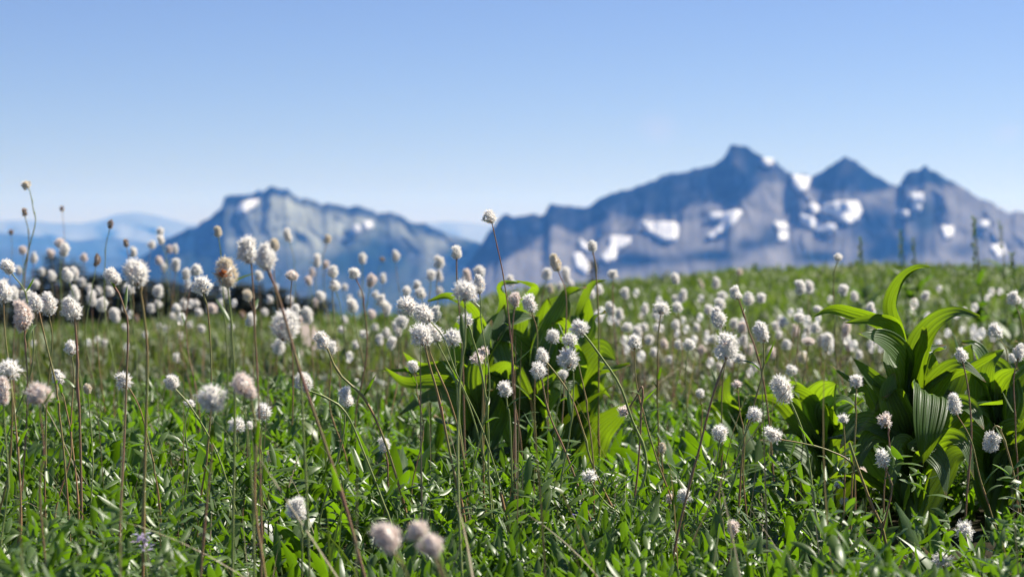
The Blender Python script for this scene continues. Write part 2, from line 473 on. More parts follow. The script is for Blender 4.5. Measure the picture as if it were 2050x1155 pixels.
rk_r = rock_mat('mountain_rock', (0.003, 0.010, 0.030), (0.12, 0.12, 0.12), (0.155, 0.15, 0.158), (0.010, 0.024, 0.018), 0.012)  # dark rock colour also has the blue skylit shade of the faces painted in
rk_l = rock_mat('mountain_rock_greenish', (0.004, 0.013, 0.032), (0.12, 0.12, 0.12), (0.205, 0.22, 0.20), (0.022, 0.042, 0.030), 0.010)  # same blue shade painted into the dark rock colour here
prof_r = [(880, 640), (935, 530), (960, 492), (978, 462), (1000, 436), (1010, 428), (1030, 434), (1060, 426), (1090, 426), (1102, 408), (1140, 411), (1170, 415), (1195, 400), (1225, 386), (1260, 379), (1290, 368), (1330, 350), (1360, 345), (1400, 335), (1430, 326), (1448, 312), (1456, 300), (1464, 288), (1472, 284), (1482, 291), (1496, 294), (1512, 303), (1545, 320), (1590, 346), (1620, 352), (1650, 340), (1670, 322), (1690, 313), (1710, 322), (1740, 341), (1790, 368), (1806, 372), (1813, 346), (1835, 339), (1855, 331), (1875, 340), (1900, 358), (1945, 385), (1980, 400), (2020, 426), (2050, 420), (2120, 440), (2250, 420), (2420, 470), (2600, 560)]
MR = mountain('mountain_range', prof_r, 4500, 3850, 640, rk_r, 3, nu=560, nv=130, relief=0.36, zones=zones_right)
prof_l = [(-100, 640), (180, 560), (270, 520), (330, 478), (400, 446), (445, 412), (448, 396), (460, 389), (490, 388), (520, 381), (545, 371), (575, 380), (600, 394), (640, 404), (700, 412), (760, 420), (800, 431), (830, 446), (850, 444), (880, 455), (900, 466), (940, 478), (980, 492), (1080, 500), (1250, 560), (1400, 640)]
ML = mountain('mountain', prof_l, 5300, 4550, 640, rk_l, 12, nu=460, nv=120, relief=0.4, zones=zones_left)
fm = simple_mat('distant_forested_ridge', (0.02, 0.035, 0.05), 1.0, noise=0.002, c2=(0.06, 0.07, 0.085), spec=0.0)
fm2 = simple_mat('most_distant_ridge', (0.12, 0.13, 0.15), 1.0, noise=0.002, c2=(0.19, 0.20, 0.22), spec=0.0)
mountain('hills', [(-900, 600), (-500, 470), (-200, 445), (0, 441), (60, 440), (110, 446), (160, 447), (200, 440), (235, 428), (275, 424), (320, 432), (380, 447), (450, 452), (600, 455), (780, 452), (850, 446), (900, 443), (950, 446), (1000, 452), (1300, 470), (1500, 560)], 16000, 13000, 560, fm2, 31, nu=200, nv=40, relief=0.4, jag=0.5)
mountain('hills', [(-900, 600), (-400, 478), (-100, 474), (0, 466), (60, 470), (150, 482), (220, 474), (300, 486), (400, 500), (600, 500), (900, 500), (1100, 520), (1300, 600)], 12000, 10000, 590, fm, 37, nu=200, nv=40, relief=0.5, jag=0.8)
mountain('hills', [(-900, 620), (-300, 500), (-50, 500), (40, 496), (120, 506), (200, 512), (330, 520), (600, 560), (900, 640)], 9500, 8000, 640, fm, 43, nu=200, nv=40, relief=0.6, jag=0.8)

# snow lying on the mountains: domed drifts draped over the slope
snow_m = simple_mat('old_snow', (0.58, 0.59, 0.63), 0.8, noise=0.03, c2=(0.50, 0.50, 0.54))
def surf_at(MT, x, y):
    i = int(np.clip(np.searchsorted(MT['u'], x), 1, len(MT['u']) - 1))
    f_ = (x - MT['u'][i - 1]) / (MT['u'][i] - MT['u'][i - 1])
    best = None
    Yc = MT['Y'][i - 1] * (1 - f_) + MT['Y'][i] * f_
    Dc = MT['D'][i - 1] * (1 - f_) + MT['D'][i] * f_
    for k in range(len(Yc) - 1):
        if (Yc[k] - y) * (Yc[k + 1] - y) <= 0 and Yc[k] != Yc[k + 1]:
            q = (Yc[k] - y) / (Yc[k] - Yc[k + 1])
            d = Dc[k] * (1 - q) + Dc[k + 1] * q
            return d
    return Dc[-1]

def inside_d(poly, x, y):
    """signed distance to polygon, positive inside"""
    n = len(poly); ins = False; dm = 1e9
    for i in range(n):
        x1, y1 = poly[i]; x2, y2 = poly[(i + 1) % n]
        if (y1 > y) != (y2 > y) and x < (x2 - x1) * (y - y1) / (y2 - y1) + x1: ins = not ins
        l2 = (x2 - x1) ** 2 + (y2 - y1) ** 2
        t = max(0, min(1, ((x - x1) * (x2 - x1) + (y - y1) * (y2 - y1)) / l2))
        dm = min(dm, math.hypot(x - x1 - t * (x2 - x1), y - y1 - t * (y2 - y1)))
    return dm if ins else -dm

def snow(MT, poly, label):
    xs = [p[0] for p in poly]; ys = [p[1] for p in poly]
    x0, x1, y0, y1 = min(xs) - 3, max(xs) + 3, min(ys) - 3, max(ys) + 3
    st = 1.3
    nx, ny = int((x1 - x0) / st) + 2, int((y1 - y0) / st) + 2
    V = []; ok = []
    for i in range(nx):
        for j in range(ny):
            x, y = x0 + i * st, y0 + j * st
            d = inside_d(poly, x, y) + 1.1 * float(fbm(x / 7.5, y / 5.0, 77, 3))
            Dd = surf_at(MT, x, y)
            lift = 9 + min(12, max(0, d) * 4)
            V.append(P(x, y, Dd - lift)); ok.append(d > 0)
    fs = []
    for i in range(nx - 1):
        for j in range(ny - 1):
            q = (i * ny + j, i * ny + j + 1, (i + 1) * ny + j + 1, (i + 1) * ny + j)
            if sum(ok[k] for k in q) >= 3: fs.append(q)
    V = np.array(V); used = np.unique(np.array(fs).ravel()); mp = -np.ones(len(V), int); mp[used] = range(len(used))
    fs = mp[np.array(fs)]
    c0 = V[used].mean(0)
    o = mesh_np('snow_patch', V[used] - c0, fs, snow_m)
    o.location = c0
    sm = o.modifiers.new('thick', 'SOLIDIFY'); sm.thickness = 6; sm.offset = 0
    tag(o, label, 'snow patch', 'snow patches on the mountains')

SN = [
 (MR, [(1284, 444), (1300, 447), (1352, 446), (1357, 460), (1353, 481), (1335, 484), (1310, 473), (1293, 462)], 'broad wedge of snow below the dark face left of the highest summit'),
 (MR, [(1203, 516), (1213, 504), (1221, 492), (1222, 473), (1262, 476), (1258, 490), (1236, 502), (1228, 520), (1214, 526)], 'forked snow patch low on the left end of the right-hand range'),
 (MR, [(1147, 510), (1160, 507), (1182, 536), (1172, 549), (1154, 538)], 'small snow patch just above the meadow below the forked one'),
 (MR, [(1158, 478), (1172, 488), (1180, 504), (1163, 500)], 'thin faint snow streak above the smallest low patch at the left end'),
 (MR, [(1420, 427), (1452, 427), (1466, 423), (1484, 424), (1472, 445), (1452, 462), (1424, 479), (1416, 474), (1440, 454), (1446, 442), (1420, 440)], 'slanting Y shaped snow streak straight below the highest summit'),
 (MR, [(1584, 354), (1600, 352), (1622, 357), (1616, 377), (1603, 387), (1588, 371)], 'heart shaped snow patch in the notch right of the highest summit'),
 (MR, [(1524, 320), (1546, 318), (1547, 332), (1530, 335)], 'small round snow spot high on the highest summit'),
 (MR, [(1645, 412), (1680, 405), (1717, 404), (1724, 424), (1715, 441), (1698, 451), (1680, 438), (1668, 427), (1648, 428)], 'largest snow patch, pointed downward below the middle rounded peak'),
 (MR, [(1617, 409), (1636, 411), (1641, 424), (1626, 431)], 'small snow spot just left of the largest snow patch'),
 (MR, [(1604, 431), (1622, 434), (1645, 450), (1673, 450), (1671, 463), (1640, 467), (1618, 454), (1608, 446)], 'curved snow crescent under the largest snow patch'),
 (MR, [(1548, 445), (1572, 446), (1575, 460), (1556, 461)], 'small snow spot below and right of the slanting streak'),
 (MR, [(1558, 466), (1576, 464), (1575, 482), (1558, 483)], 'faint snow spot directly under another small spot near range centre'),
 (MR, [(1820, 391), (1845, 387), (1849, 404), (1830, 409)], 'round snow spot under the rightmost summit'),
 (MR, [(1796, 420), (1818, 424), (1816, 436), (1800, 432)], 'dim snow smear below left of the rightmost summit'),
 (MR, [(1827, 412), (1842, 411), (1841, 423), (1828, 421)], 'tiny snow spot right below the round one under rightmost summit'),
 (MR, [(1885, 454), (1908, 454), (1906, 474), (1890, 479)], 'squarish snow spot low on the right slope of the range'),
 (MR, [(1984, 494), (2006, 489), (2014, 507), (1996, 516)], 'lowest snow patch at the right end just above the meadow'),
 (MR, [(1960, 444), (1980, 443), (1978, 456), (1963, 457)], 'faint snow spot high on the far right shoulder'),
 (ML, [(472, 424), (482, 408), (500, 401), (518, 401), (514, 412), (494, 424), (480, 431)], 'slanting snow patch under the flat shoulder of the left mountain'),
 (ML, [(704, 454), (716, 451), (723, 464), (709, 468)], 'left one of two tiny snow spots on the left mountain slope'),
 (ML, [(727, 445), (742, 443), (745, 457), (731, 462)], 'right one of two tiny snow spots on the left mountain slope'),
]
for mt_, poly, lb in SN: snow(mt_, poly, lb)

# ------------------------------------------------------------------ conifers beyond the meadow edge
M['needles'] = attr_mat('fir_needles', [(0, (0.010, 0.018, 0.012)), (1, (0.025, 0.036, 0.02))], 0.8, 0.1)
M['bark'] = simple_mat('fir_bark', (0.06, 0.045, 0.035), 0.9, noise=3, c2=(0.11, 0.09, 0.075))
def conifer_meshes(h, seed):
    r_ = np.random.default_rng(seed)
    V = []; Fc = []; A = []
    z = 0.12 * h
    while z < h * 0.985:
        rad = (h - z) * 0.24 + 0.08
        nb = 7 if z < h * 0.9 else 5
        for k in range(nb):
            az = r_.uniform(0, 6.283); rr = rad * r_.uniform(0.6, 1.15)
            droop = r_.uniform(0.1, 0.5)
            nseg = max(3, int(rr / 0.10))
            for q in range(nseg):
                for sgn in (-1, 1):
                    f0 = (q + r_.uniform(0, .8)) / nseg
                    c_ = np.array([math.cos(az) * rr * f0, math.sin(az) * rr * f0, z - droop * rr * f0 * f0])
                    d_ = np.array([math.cos(az + sgn * 0.8), math.sin(az + sgn * 0.8), -0.25]) * (0.10 + 0.16 * (1 - f0)) * (0.8 + rr * 0.9)
                    w_ = np.array([-d_[1], d_[0], r_.uniform(-.1, .1)]) * 0.28
                    b = len(V)
                    V += [c_ - w_ * .5, c_ + d_ * .6 - w_, c_ + d_, c_ + d_ * .5 + w_]
                    Fc.append((b, b + 1, b + 2, b + 3)); A += [r_.random()] * 4
        z += 0.035 * h * r_.uniform(0.6, 1.1) * (0.5 + 0.5 * (h - z) / h)
    A = np.array(A); uv = np.stack([A, A * 0, A * 0, A * 0 + 1], 1)
    crown = mesh_np('crown', np.array(V), np.array(Fc), M['needles'], uv=uv, smooth=False, mesh_only=True)
    tv = []; K = 9
    for i in range(K):
        for j in range(7):
            an = j / 7 * 6.283; rr = (0.022 * h) * (1 - i / (K - 1)) + 0.012
            tv.append((math.cos(an) * rr, math.sin(an) * rr, -0.4 + i / (K - 1) * (h * 0.99 + 0.4)))
    tf = [(i * 7 + j, i * 7 + (j + 1) % 7, (i + 1) * 7 + (j + 1) % 7, (i + 1) * 7 + j) for i in range(K - 1) for j in range(7)]
    trunk = mesh_np('trunk', np.array(tv), np.array(tf), M['bark'], mesh_only=True)
    return crown, trunk
CV = [conifer_meshes(6.0, 5), conifer_meshes(6.0, 6), conifer_meshes(6.0, 8)]
TX = [-110, -40, 0, 30, 62, 80, 96, 108, 126, 146, 170, 195, 236, 262, 302, 400, 470, 540, 600, 660]
TY = [545, 560, 562, 556, 546, 532, 512, 503, 508, 512, 530, 536, 534, 545, 546, 562, 556, 558, 578, 588]
R2 = random.Random(5)
ctop = [(104, 503), (126, 510), (146, 510), (1188, 512)]
for k in range(44):
    x_ = -110 + k * 17.5 + R2.uniform(-5, 5)
    if any(abs(x_ - q) < 10 for q in (104, 126, 146)): continue
    ctop.append((x_, float(np.interp(x_, TX, TY)) + R2.uniform(0, 16)))
for i, (px, py) in enumerate(ctop):
    D = 44 + (i * 37 % 30)
    if px == 1188: D = 70
    top = P(px, py, D)
    gz = float(ground_z(top[0], top[1]))
    h = max(1.5, top[2] - gz)
    o = empty('fir_tree', (top[0], top[1], gz))
    s_ = h / 6.0
    cr, tk = CV[i % 3]
    wf = (1.45 if px < 200 else 2.0) if px != 1188 else 0.6
    for nm, me in (('crown', cr), ('trunk', tk)):
        c_ = link(bpy.data.objects.new(nm, me), o); c_.scale = (s_ * wf, s_ * wf, s_); c_.rotation_euler = (0, 0, i * 1.3)
    if px == 1188: lb = 'lone dark fir tip poking above the meadow edge in front of the range'
    elif px in (104, 126, 146): lb = {104: 'tallest dark fir top of the blurred treeline at far left', 126: 'dark fir top between the two highest tops of the left treeline', 146: 'second highest dark fir top, right beside the tallest in the left treeline'}[px]
    elif px < 250: lb = 'dark blurred fir top on the left half of the treeline behind the meadow'
    else: lb = 'low dark blurred fir top where the treeline sinks below the left mountain'
    tag(o, lb, 'fir tree', 'fir trees beyond the meadow edge' if px != 1188 else None)

# ------------------------------------------------------------------ leaf generator
def prof_w(kind, s):
    if kind == 'lance': return np.sin(np.pi * s ** 0.75) ** 0.85
    if kind == 'oblong': return np.sin(np.pi * np.clip(s * 0.93 + 0.05, 0, 1) ** 1.25) ** 0.7
    if kind == 'blade': return (1 - s) ** 0.5 * (0.7 + 0.3 * s)
    if kind == 'ovate': return np.sin(np.pi * s ** 0.62) ** 0.8
def leaves(base, az, th0, curv, L_, W_, kind, K=6, roll=None, fold=0.18, rnd=None, wave=0.0):
    n = len(base)
    s = np.linspace(0, 1, K + 1)
    th = th0[:, None] - curv[:, None] * s[None]
    ds = (L_ / K)[:, None]
    r = np.concatenate([np.zeros((n, 1)), np.cumsum(np.cos(th[:, :-1]) * ds, 1)], 1)
    z = np.concatenate([np.zeros((n, 1)), np.cumsum(np.sin(th[:, :-1]) * ds, 1)], 1)
    ca, sa = np.cos(az)[:, None], np.sin(az)[:, None]
    cen = np.stack([base[:, 0:1] + ca * r, base[:, 1:2] + sa * r, base[:, 2:3] + z], -1)
    roll = np.zeros(n) if roll is None else roll
    side = np.stack([-sa + 0 * r, ca + 0 * r, 0 * r], -1)
    tan = np.stack([ca * np.cos(th), sa * np.cos(th), np.sin(th)], -1)
    nor = np.cross(tan, side)   # points down/up
    cr, sr = np.cos(roll)[:, None, None], np.sin(roll)[:, None, None]
    sid = side * cr + nor * sr
    no2 = -side * sr + nor * cr
    wv = (W_ / 2)[:, None] * prof_w(kind, s)[None]
    wv = np.maximum(wv, W_[:, None] * 0.03)
    wav = wave * W_[:, None] * np.sin(s[None] * 14 + az[:, None] * 9)
    vs = []
    for k, a_ in enumerate((-1, 0, 1)):
        off = sid * (wv * a_)[..., None] * math.cos(fold * 2)
        lift = (np.abs(a_) * wv * fold * 2 + wav * a_)[..., None] * (-no2)
        vs.append(cen + off + lift)
    V = np.stack(vs, 2)      # n,K+1,3,3
    idx = np.arange(n * (K + 1) * 3).reshape(n, K + 1, 3)
    f1 = np.stack([idx[:, :-1, 0], idx[:, :-1, 1], idx[:, 1:, 1], idx[:, 1:, 0]], -1).reshape(-1, 4)
    f2 = np.stack([idx[:, :-1, 1], idx[:, :-1, 2], idx[:, 1:, 2], idx[:, 1:, 1]], -1).reshape(-1, 4)
    rnd = rng.random(n) if rnd is None else rnd
    A = np.zeros((n, K + 1, 3, 4)); A[..., 0] = rnd[:, None, None]; A[..., 1] = np.array([0, .5, 1]); A[..., 2] = s[None, :, None]; A[..., 3] = 1
    return V.reshape(-1, 3), np.concatenate([f1, f2]), A.reshape(-1, 4)

FEET = [(-0.05, 2.7), (0.033, 2.7), (0.09, 2.8), (0.47, 2.26), (0.41, 2.55), (0.60, 2.45)]   # little grows right under the big leaves
def scatter(n, y0, y1, pw=1.0, wid=0.36, xoff=0.0):
    """ground positions inside a fan that is a good deal wider than the view"""
    u_ = rng.random(n)
    y = (y0 ** (pw + 1) + u_ * (y1 ** (pw + 1) - y0 ** (pw + 1))) ** (1 / (pw + 1))
    x = (rng.random(n) * 2 - 1) * (wid * y + 0.12) + xoff
    k = (y > 6.9) & (np.abs(x - np.interp(y, pp[:, 1], pp[:, 0])) < 0.15)      # nothing grows on the trodden path
    for fx, fy in FEET: k |= ((x - fx) ** 2 + ((y - fy) * 0.8) ** 2 < (0.15 if fx == 0.47 else 0.10) ** 2)
    return x[~k], y[~k]

def merge(lst):
    V = []; Fs = []; A = []; o = 0
    for v, f, a_ in lst:
        V.append(v); Fs.append(f + o); A.append(a_); o += len(v)
    return np.concatenate(V), np.concatenate(Fs), np.concatenate(A)

def stuff(name, parts, mat, label, cat):
    v, f, a_ = merge(parts)
    o = mesh_np(name, v, f, mat, uv=a_)
    return tag(o, label, cat, kind='stuff')

LILY_FOOT = [(-0.03, 2.98, .16), (0.09, 2.9, .16), (0.55, 2.62, .15)]

# small hairy leaflets in upright rosettes, patches
def rosettes(n, y0, y1, Lr, kind='oblong', per=9, wr=0.27, hgt=(0.02, 0.075), patch_seed=1, thr=-0.2, pw=0.6, up=(0.75, 1.5)):
    x, y = scatter(n, y0, y1, pw)
    k = (fbm(x * 3.0, y * 2.2, patch_seed, 3) > thr)
    x, y = x[k], y[k]
    n = len(x)
    h = rng.uniform(*hgt, n) + 0.03 * np.clip(fbm(x * 4, y * 4, patch_seed + 7, 2), -.5, 1)
    b = np.stack([x, y, ground_z(x, y) + h], 1)
    b = np.repeat(b, per, 0); m_ = len(b)
    b = b + rng.normal(0, 1, (m_, 3)) * np.array([.006, .006, .009])
    az = rng.uniform(0, 6.283, m_)
    th = rng.uniform(*up, m_)
    L_ = rng.uniform(*Lr, m_)
    rn = np.clip(np.repeat(rng.random(n), per) * 0.7 + rng.random(m_) * 0.3, 0, 1)
    return leaves(b, az, th, rng.uniform(-0.2, 1.3, m_), L_, L_ * rng.uniform(wr * .8, wr * 1.2, m_), kind, K=5, roll=rng.normal(0, .35, m_), rnd=rn, fold=0.22)

def lances(n, y0, y1, Lr, wr, kind='lance', pw=0.6, th=(0.35, 1.45), curv=(0.0, 1.6), hb=0.0, seed=2, thr=-9, K=7, wave=0.05):
    x, y = scatter(n, y0, y1, pw)
    k = (fbm(x * 2.3, y * 1.7, seed, 3) > thr)
    x, y = x[k], y[k]; n = len(x)
    b = np.stack([x, y, ground_z(x, y) + rng.uniform(-0.01, 0.02 + hb, n)], 1)
    L_ = rng.uniform(*Lr, n)
    return leaves(b, rng.uniform(0, 6.283, n), rng.uniform(*th, n), rng.uniform(*curv, n), L_, L_ * rng.uniform(*wr, n), kind, K=K, roll=rng.normal(0, .5, n), fold=0.15, wave=wave)

stuff('low_foliage', [rosettes(6500, 1.15, 2.9, (0.014, 0.030), thr=-0.1, per=10), rosettes(3500, 2.9, 5.0, (0.02, 0.036), thr=0.05, pw=1, per=9)], M['small'],
      'low mat of small hairy grey green leaves covering the meadow floor', 'ground cover')
stuff('broad_foliage', [lances(7500, 1.1, 3.0, (0.02, 0.06), (0.17, 0.32), hb=0.04, th=(0.6, 1.5), curv=(-0.2, 1.2), thr=-0.35), lances(9000, 2.4, 4.2, (0.03, 0.075), (0.20, 0.32), pw=0.9, hb=0.05, th=(0.6, 1.5), curv=(-0.2, 1.3), thr=-0.4), lances(420, 1.1, 3.2, (0.07, 0.11), (0.15, 0.22), th=(0.5, 1.4), curv=(0, 1.6))], M['lance'],
      'green lance shaped leaves filling the meadow between the stalks', 'ground cover')
BL = [(1012, 1165, 1.72, .050, .42), (1040, 1160, 1.70, .055, .38), (165, 1120, 1.78, .085, .17), (345, 1075, 1.8, .040, .5), (40, 1180, 1.5, .07, .3), (85, 1190, 1.45, .08, .25), (385, 1020, 1.95, .04, .35),
      (700, 1150, 1.7, .05, .3), (1270, 1150, 1.72, .055, .25), (1330, 1110, 1.8, .06, .2), (1600, 1140, 1.75, .06, .25), (1760, 1120, 1.8, .05, .3), (560, 1100, 1.8, .05, .3), (210, 1160, 1.7, .05, .3), (1490, 1040, 1.95, .05, .3), (1090, 1000, 2.05, .05, .4)]
bb = np.array([P(q[0], q[1], q[2]) for q in BL]); bb[:, 2] = ground_z(bb[:, 0], bb[:, 1]) + 0.035
nb_ = len(BL)
big_pale = leaves(bb, rng.uniform(0, 6.28, nb_), rng.uniform(.8, 1.5, nb_), rng.uniform(-.1, 1.2, nb_), np.array([q[3] for q in BL]), np.array([q[3] * q[4] for q in BL]), 'ovate', K=14, roll=rng.normal(0, .6, nb_), wave=0.08, fold=.2)
M['olive'] = leaf_mat('olive_leaf', [(0.025, 0.055, 0.008), (0.045, 0.075, 0.014), (0.075, 0.095, 0.03), (0.15, 0.14, 0.06), (0.035, 0.065, 0.01)], (0.12, 0.15, 0.08), (0.17, 0.25, 0.03), trans=0.33, rough=0.5, rib=0.3, spec=0.3)
stuff('olive_foliage', [lances(12000, 3.8, 7.0, (0.03, 0.075), (0.18, 0.30), pw=0.9, hb=0.05, th=(0.6, 1.5), curv=(-0.2, 1.3), thr=-0.4), lances(2600, 6.0, 11.0, (0.05, 0.10), (0.2, 0.3), pw=0.8, K=4)], M['olive'],
      'duller olive leaves of the middle distance behind the leafy clumps', 'ground cover')
stuff('grey_foliage', [big_pale, lances(1500, 1.1, 3.0, (0.03, 0.065), (0.3, 0.45), 'ovate', seed=9, thr=-0.2, wave=0.12), lances(3500, 2.6, 6.5, (0.03, 0.07), (0.3, 0.45), 'ovate', pw=.9, seed=9, thr=-0.3, wave=0.1)], M['grey'],
      'broader pale grey green crinkled leaves scattered through the meadow floor', 'ground cover')
stuff('leafy_tufts', [rosettes(2600, 1.15, 4.2, (0.016, 0.034), hgt=(0.035, 0.12), thr=0.12, patch_seed=41, per=12, up=(0.2, 1.4)), rosettes(900, 1.2, 3.4, (0.012, 0.024), 'lance', hgt=(0.03, 0.13), thr=0.2, patch_seed=52, per=14, up=(0.0, 1.3))], M['small'],
      'raised tufts of small pale edged leaves standing above the mat', 'ground cover')
M['dry'] = leaf_mat('dry_straw', [(0.234, 0.187, 0.094), (0.328, 0.273, 0.156), (0.187, 0.109, 0.062), (0.273, 0.250, 0.109)], (0.312, 0.257, 0.156), (0.312, 0.250, 0.094), trans=0.25, rough=0.6, rib=0.1)
xd, yd = scatter(21000, 1.3, 8.5, 0.9)
sd_ = xd / yd
kd = rng.random(len(xd)) < 0.2 + 0.8 * smooth(sd_, 0.0, 0.07) * (1 - smooth(sd_, .18, .25)) * smooth(yd, 3.0, 4.2) + 0.3 * (fbm(xd * 1.2, yd * .9, 71, 2) > .3)
xd, yd = xd[kd], yd[kd]; nd_ = len(xd)
Ld = rng.uniform(0.05, 0.17, nd_)
stuff('dry_grass', [leaves(np.stack([xd, yd, ground_z(xd, yd)], 1), rng.uniform(0, 6.28, nd_), rng.uniform(0.5, 1.5, nd_), rng.uniform(-.2, 1.2, nd_), Ld, rng.uniform(0.0012, 0.0035, nd_), 'blade', K=5),
      lances(420, 1.25, 4.5, (0.12, 0.30), (0.006, 0.012), 'blade', th=(0.9, 1.6), curv=(-0.5, 0.9), K=9, wave=0, seed=5)], M['dry'],
      'dry straw coloured blades and dead stalks threaded through the green', 'grass')
stuff('feathery_foliage', [rosettes(2200, 1.15, 3.2, (0.010, 0.022), 'lance', per=16, wr=0.13, hgt=(0.01, 0.07), patch_seed=23, thr=0.05, up=(0.1, 1.3))], M['fine'],
      'fine feathery green leaves in patches low on the meadow floor', 'ground cover')
xg, yg = scatter(34000, 6.0, 30, 0.4, wid=0.40)
Lg = rng.uniform(0.06, 0.15, len(xg))
far_grass = leaves(np.stack([xg, yg, ground_z(xg, yg) - 0.005], 1), rng.uniform(0, 6.28, len(xg)), rng.uniform(0.7, 1.5, len(xg)), rng.uniform(0, 1.2, len(xg)), Lg, Lg * 0.10 + 0.0012 * yg, 'blade', K=3, fold=0.1,
                   rnd=np.clip(0.45 + 0.48 * fbm(xg * 0.45, yg * 0.22, 90, 3) + rng.normal(0, .12, len(xg)), 0, 1))
near_grass = lances(2600, 1.15, 6.5, (0.06, 0.15), (0.02, 0.04), 'blade', th=(0.9, 1.5), curv=(0, 1.0), pw=0.8, K=6, wave=0)
stuff('grass', [far_grass, near_grass], M['grass'], 'soft green meadow grass fading into the blurred far meadow', 'grass')

# ------------------------------------------------------------------ corn lilies (broad ribbed leaves)
def catmull(pts, n):
    pts = np.asarray(pts, float)
    if len(pts) == 2: pts = np.array([pts[0], (pts[0] + pts[1]) / 2, pts[1]])
    p = np.concatenate([[2 * pts[0] - pts[1]], pts, [2 * pts[-1] - pts[-2]]])
    m_ = len(pts) - 1
    out = []
    for q in np.linspace(0, m_ - 1e-9, n):
        i = int(q); t = q - i
        a0, a1, a2, a3 = p[i:i + 4]
        out.append(0.5 * ((2 * a1) + (-a0 + a2) * t + (2 * a0 - 5 * a1 + 4 * a2 - a3) * t * t + (-a0 + 3 * a1 - 3 * a2 + a3) * t ** 3))
    return np.array(out)

def lily_leaf(cen, width, roll, parent, o0, rn, cup=0.25, K=26, NA=19, pleats=4.5):
    """cen: world control points base->tip; width in metres; roll turns the blade about its midrib"""
    c = catmull(cen, K)
    tan = np.gradient(c, axis=0); tan /= np.linalg.norm(tan, axis=1)[:, None]
    view = np.array([0, -1.0, 0.12])
    side = np.cross(tan, view[None]); ln = np.linalg.norm(side, axis=1)[:, None]
    side = side / np.maximum(ln, 1e-3)
    for i in range(1, K):
        if np.dot(side[i], side[i - 1]) < 0: side[i] *= -1
    nor = np.cross(side, tan)
    s = np.linspace(0, 1, K)
    rl = np.radians(roll) * (0.6 + 0.4 * s)
    sd_ = side * np.cos(rl)[:, None] + nor * np.sin(rl)[:, None]
    nn = -side * np.sin(rl)[:, None] + nor * np.cos(rl)[:, None]
    wv = width / 2 * np.maximum(np.sin(np.pi * (0.06 + 0.94 * s) ** 0.72) ** 0.8, 0.02)
    a_ = np.linspace(-1, 1, NA)
    V = c[:, None] + sd_[:, None] * (wv[:, None] * a_[None])[..., None] * (1 - 0.12 * cup)
    lift = (wv[:, None] * cup * (a_[None] ** 2)) + width * 0.022 * np.cos(a_[None] * np.pi * pleats) * (1 - s[:, None] ** 3) * (wv[:, None] / (width / 2)) + 0.05 * width * a_[None] ** 3 * np.sin(s[:, None] * 7 + rn * 20)
    V = V + nn[:, None] * lift[..., None]
    A = np.zeros((K, NA, 4)); A[..., 0] = rn; A[..., 1] = (a_[None] + 1) / 2; A[..., 2] = s[:, None]; A[..., 3] = 1
    return mesh_np('leaf', V.reshape(-1, 3) - o0, grid_faces(K, NA), M['lily'], uv=A.reshape(-1, 4), parent=parent)

def tube(name, pts, rad, mat, parent=None, n=6, o0=(0, 0, 0)):
    pts = np.asarray(pts, float); K = len(pts)
    rad = np.broadcast_to(rad, (K,))
    tan = np.gradient(pts, axis=0); tan /= np.linalg.norm(tan, axis=1)[:, None]
    up = np.array([0.3, 0.95, 0.05])
    a1 = np.cross(tan, up[None]); a1 /= np.linalg.norm(a1, axis=1)[:, None]
    a2 = np.cross(tan, a1)
    an = np.arange(n) / n * 2 * np.pi
    V = pts[:, None] + rad[:, None, None] * (a1[:, None] * np.cos(an)[None, :, None] + a2[:, None] * np.sin(an)[None, :, None])
    i, j = np.meshgrid(np.arange(K - 1), np.arange(n), indexing='ij'); i = i.ravel(); j = j.ravel(); j2 = (j + 1) % n
    fs = np.stack([i * n + j, i * n + j2, (i + 1) * n + j2, (i + 1) * n + j], 1)
    return mesh_np(name, V.reshape(-1, 3) - np.asarray(o0), fs, mat, parent=parent)

M['lily_stalk'] = simple_mat('leafy_stalk', (0.10, 0.19, 0.04), 0.5, 0.15, noise=20, c2=(0.16, 0.24, 0.07))
def lily(base_px, D, top_py, explicit, nrand, label, seed, spread=0.16, lean=0.0):
    r_ = random.Random(seed)
    b = P(base_px, 900, D); gz = float(ground_z(b[0], b[1]))
    o0 = np.array([b[0], b[1], gz])
    o = empty('corn_lily', o0)
    zt = P(base_px, top_py, D)[2]
    H = zt - gz
    sp_ = [o0 + np.array([lean * H * t * t, 0, H * 0.9 * t]) for t in (0, .25, .5, .75, 1)]
    tube('stalk', catmull(sp_, 14), np.linspace(0.014, 0.006, 14), M['lily_stalk'], o, 10, o0)
    for (pts, wpx, roll, dd) in explicit:
        cen = [P(x, y, D + dz) for (x, y, dz) in pts]
        w_ = wpx * (0.9 if base_px > 1400 else 0.8) / F * D
        lily_leaf(cen, w_, roll, o, o0, r_.random(), cup=dd)
    for k in range(nrand):
        az = k * 2.4 + r_.uniform(-.4, .4)
        f_ = (k + 0.5) / nrand
        h0 = H * (0.04 + 0.66 * f_)
        Ln = spread * 0.74 * r_.uniform(0.75, 1.2) * (1.15 - 0.3 * f_)
        el = r_.uniform(1.05, 1.45) + 0.15 * f_
        pts = []
        p_ = np.array([lean * H * (h0 / H) ** 2, 0, h0]) + o0
        for q in range(6):
            pts.append(p_.copy())
            e_ = el - q * r_.uniform(0.15, 0.36)
            p_ = p_ + Ln / 4.0 * np.array([math.cos(az) * math.cos(e_), math.sin(az) * math.cos(e_) * 0.9, math.sin(e_)])
        lily_leaf(pts, r_.uniform(0.045, 0.075), r_.uniform(35, 110) * r_.choice((-1, 1)), o, o0, r_.random(), cup=0.3)
    tag(o, label, 'plant', 'corn lily plants with broad ribbed leaves')
    return o

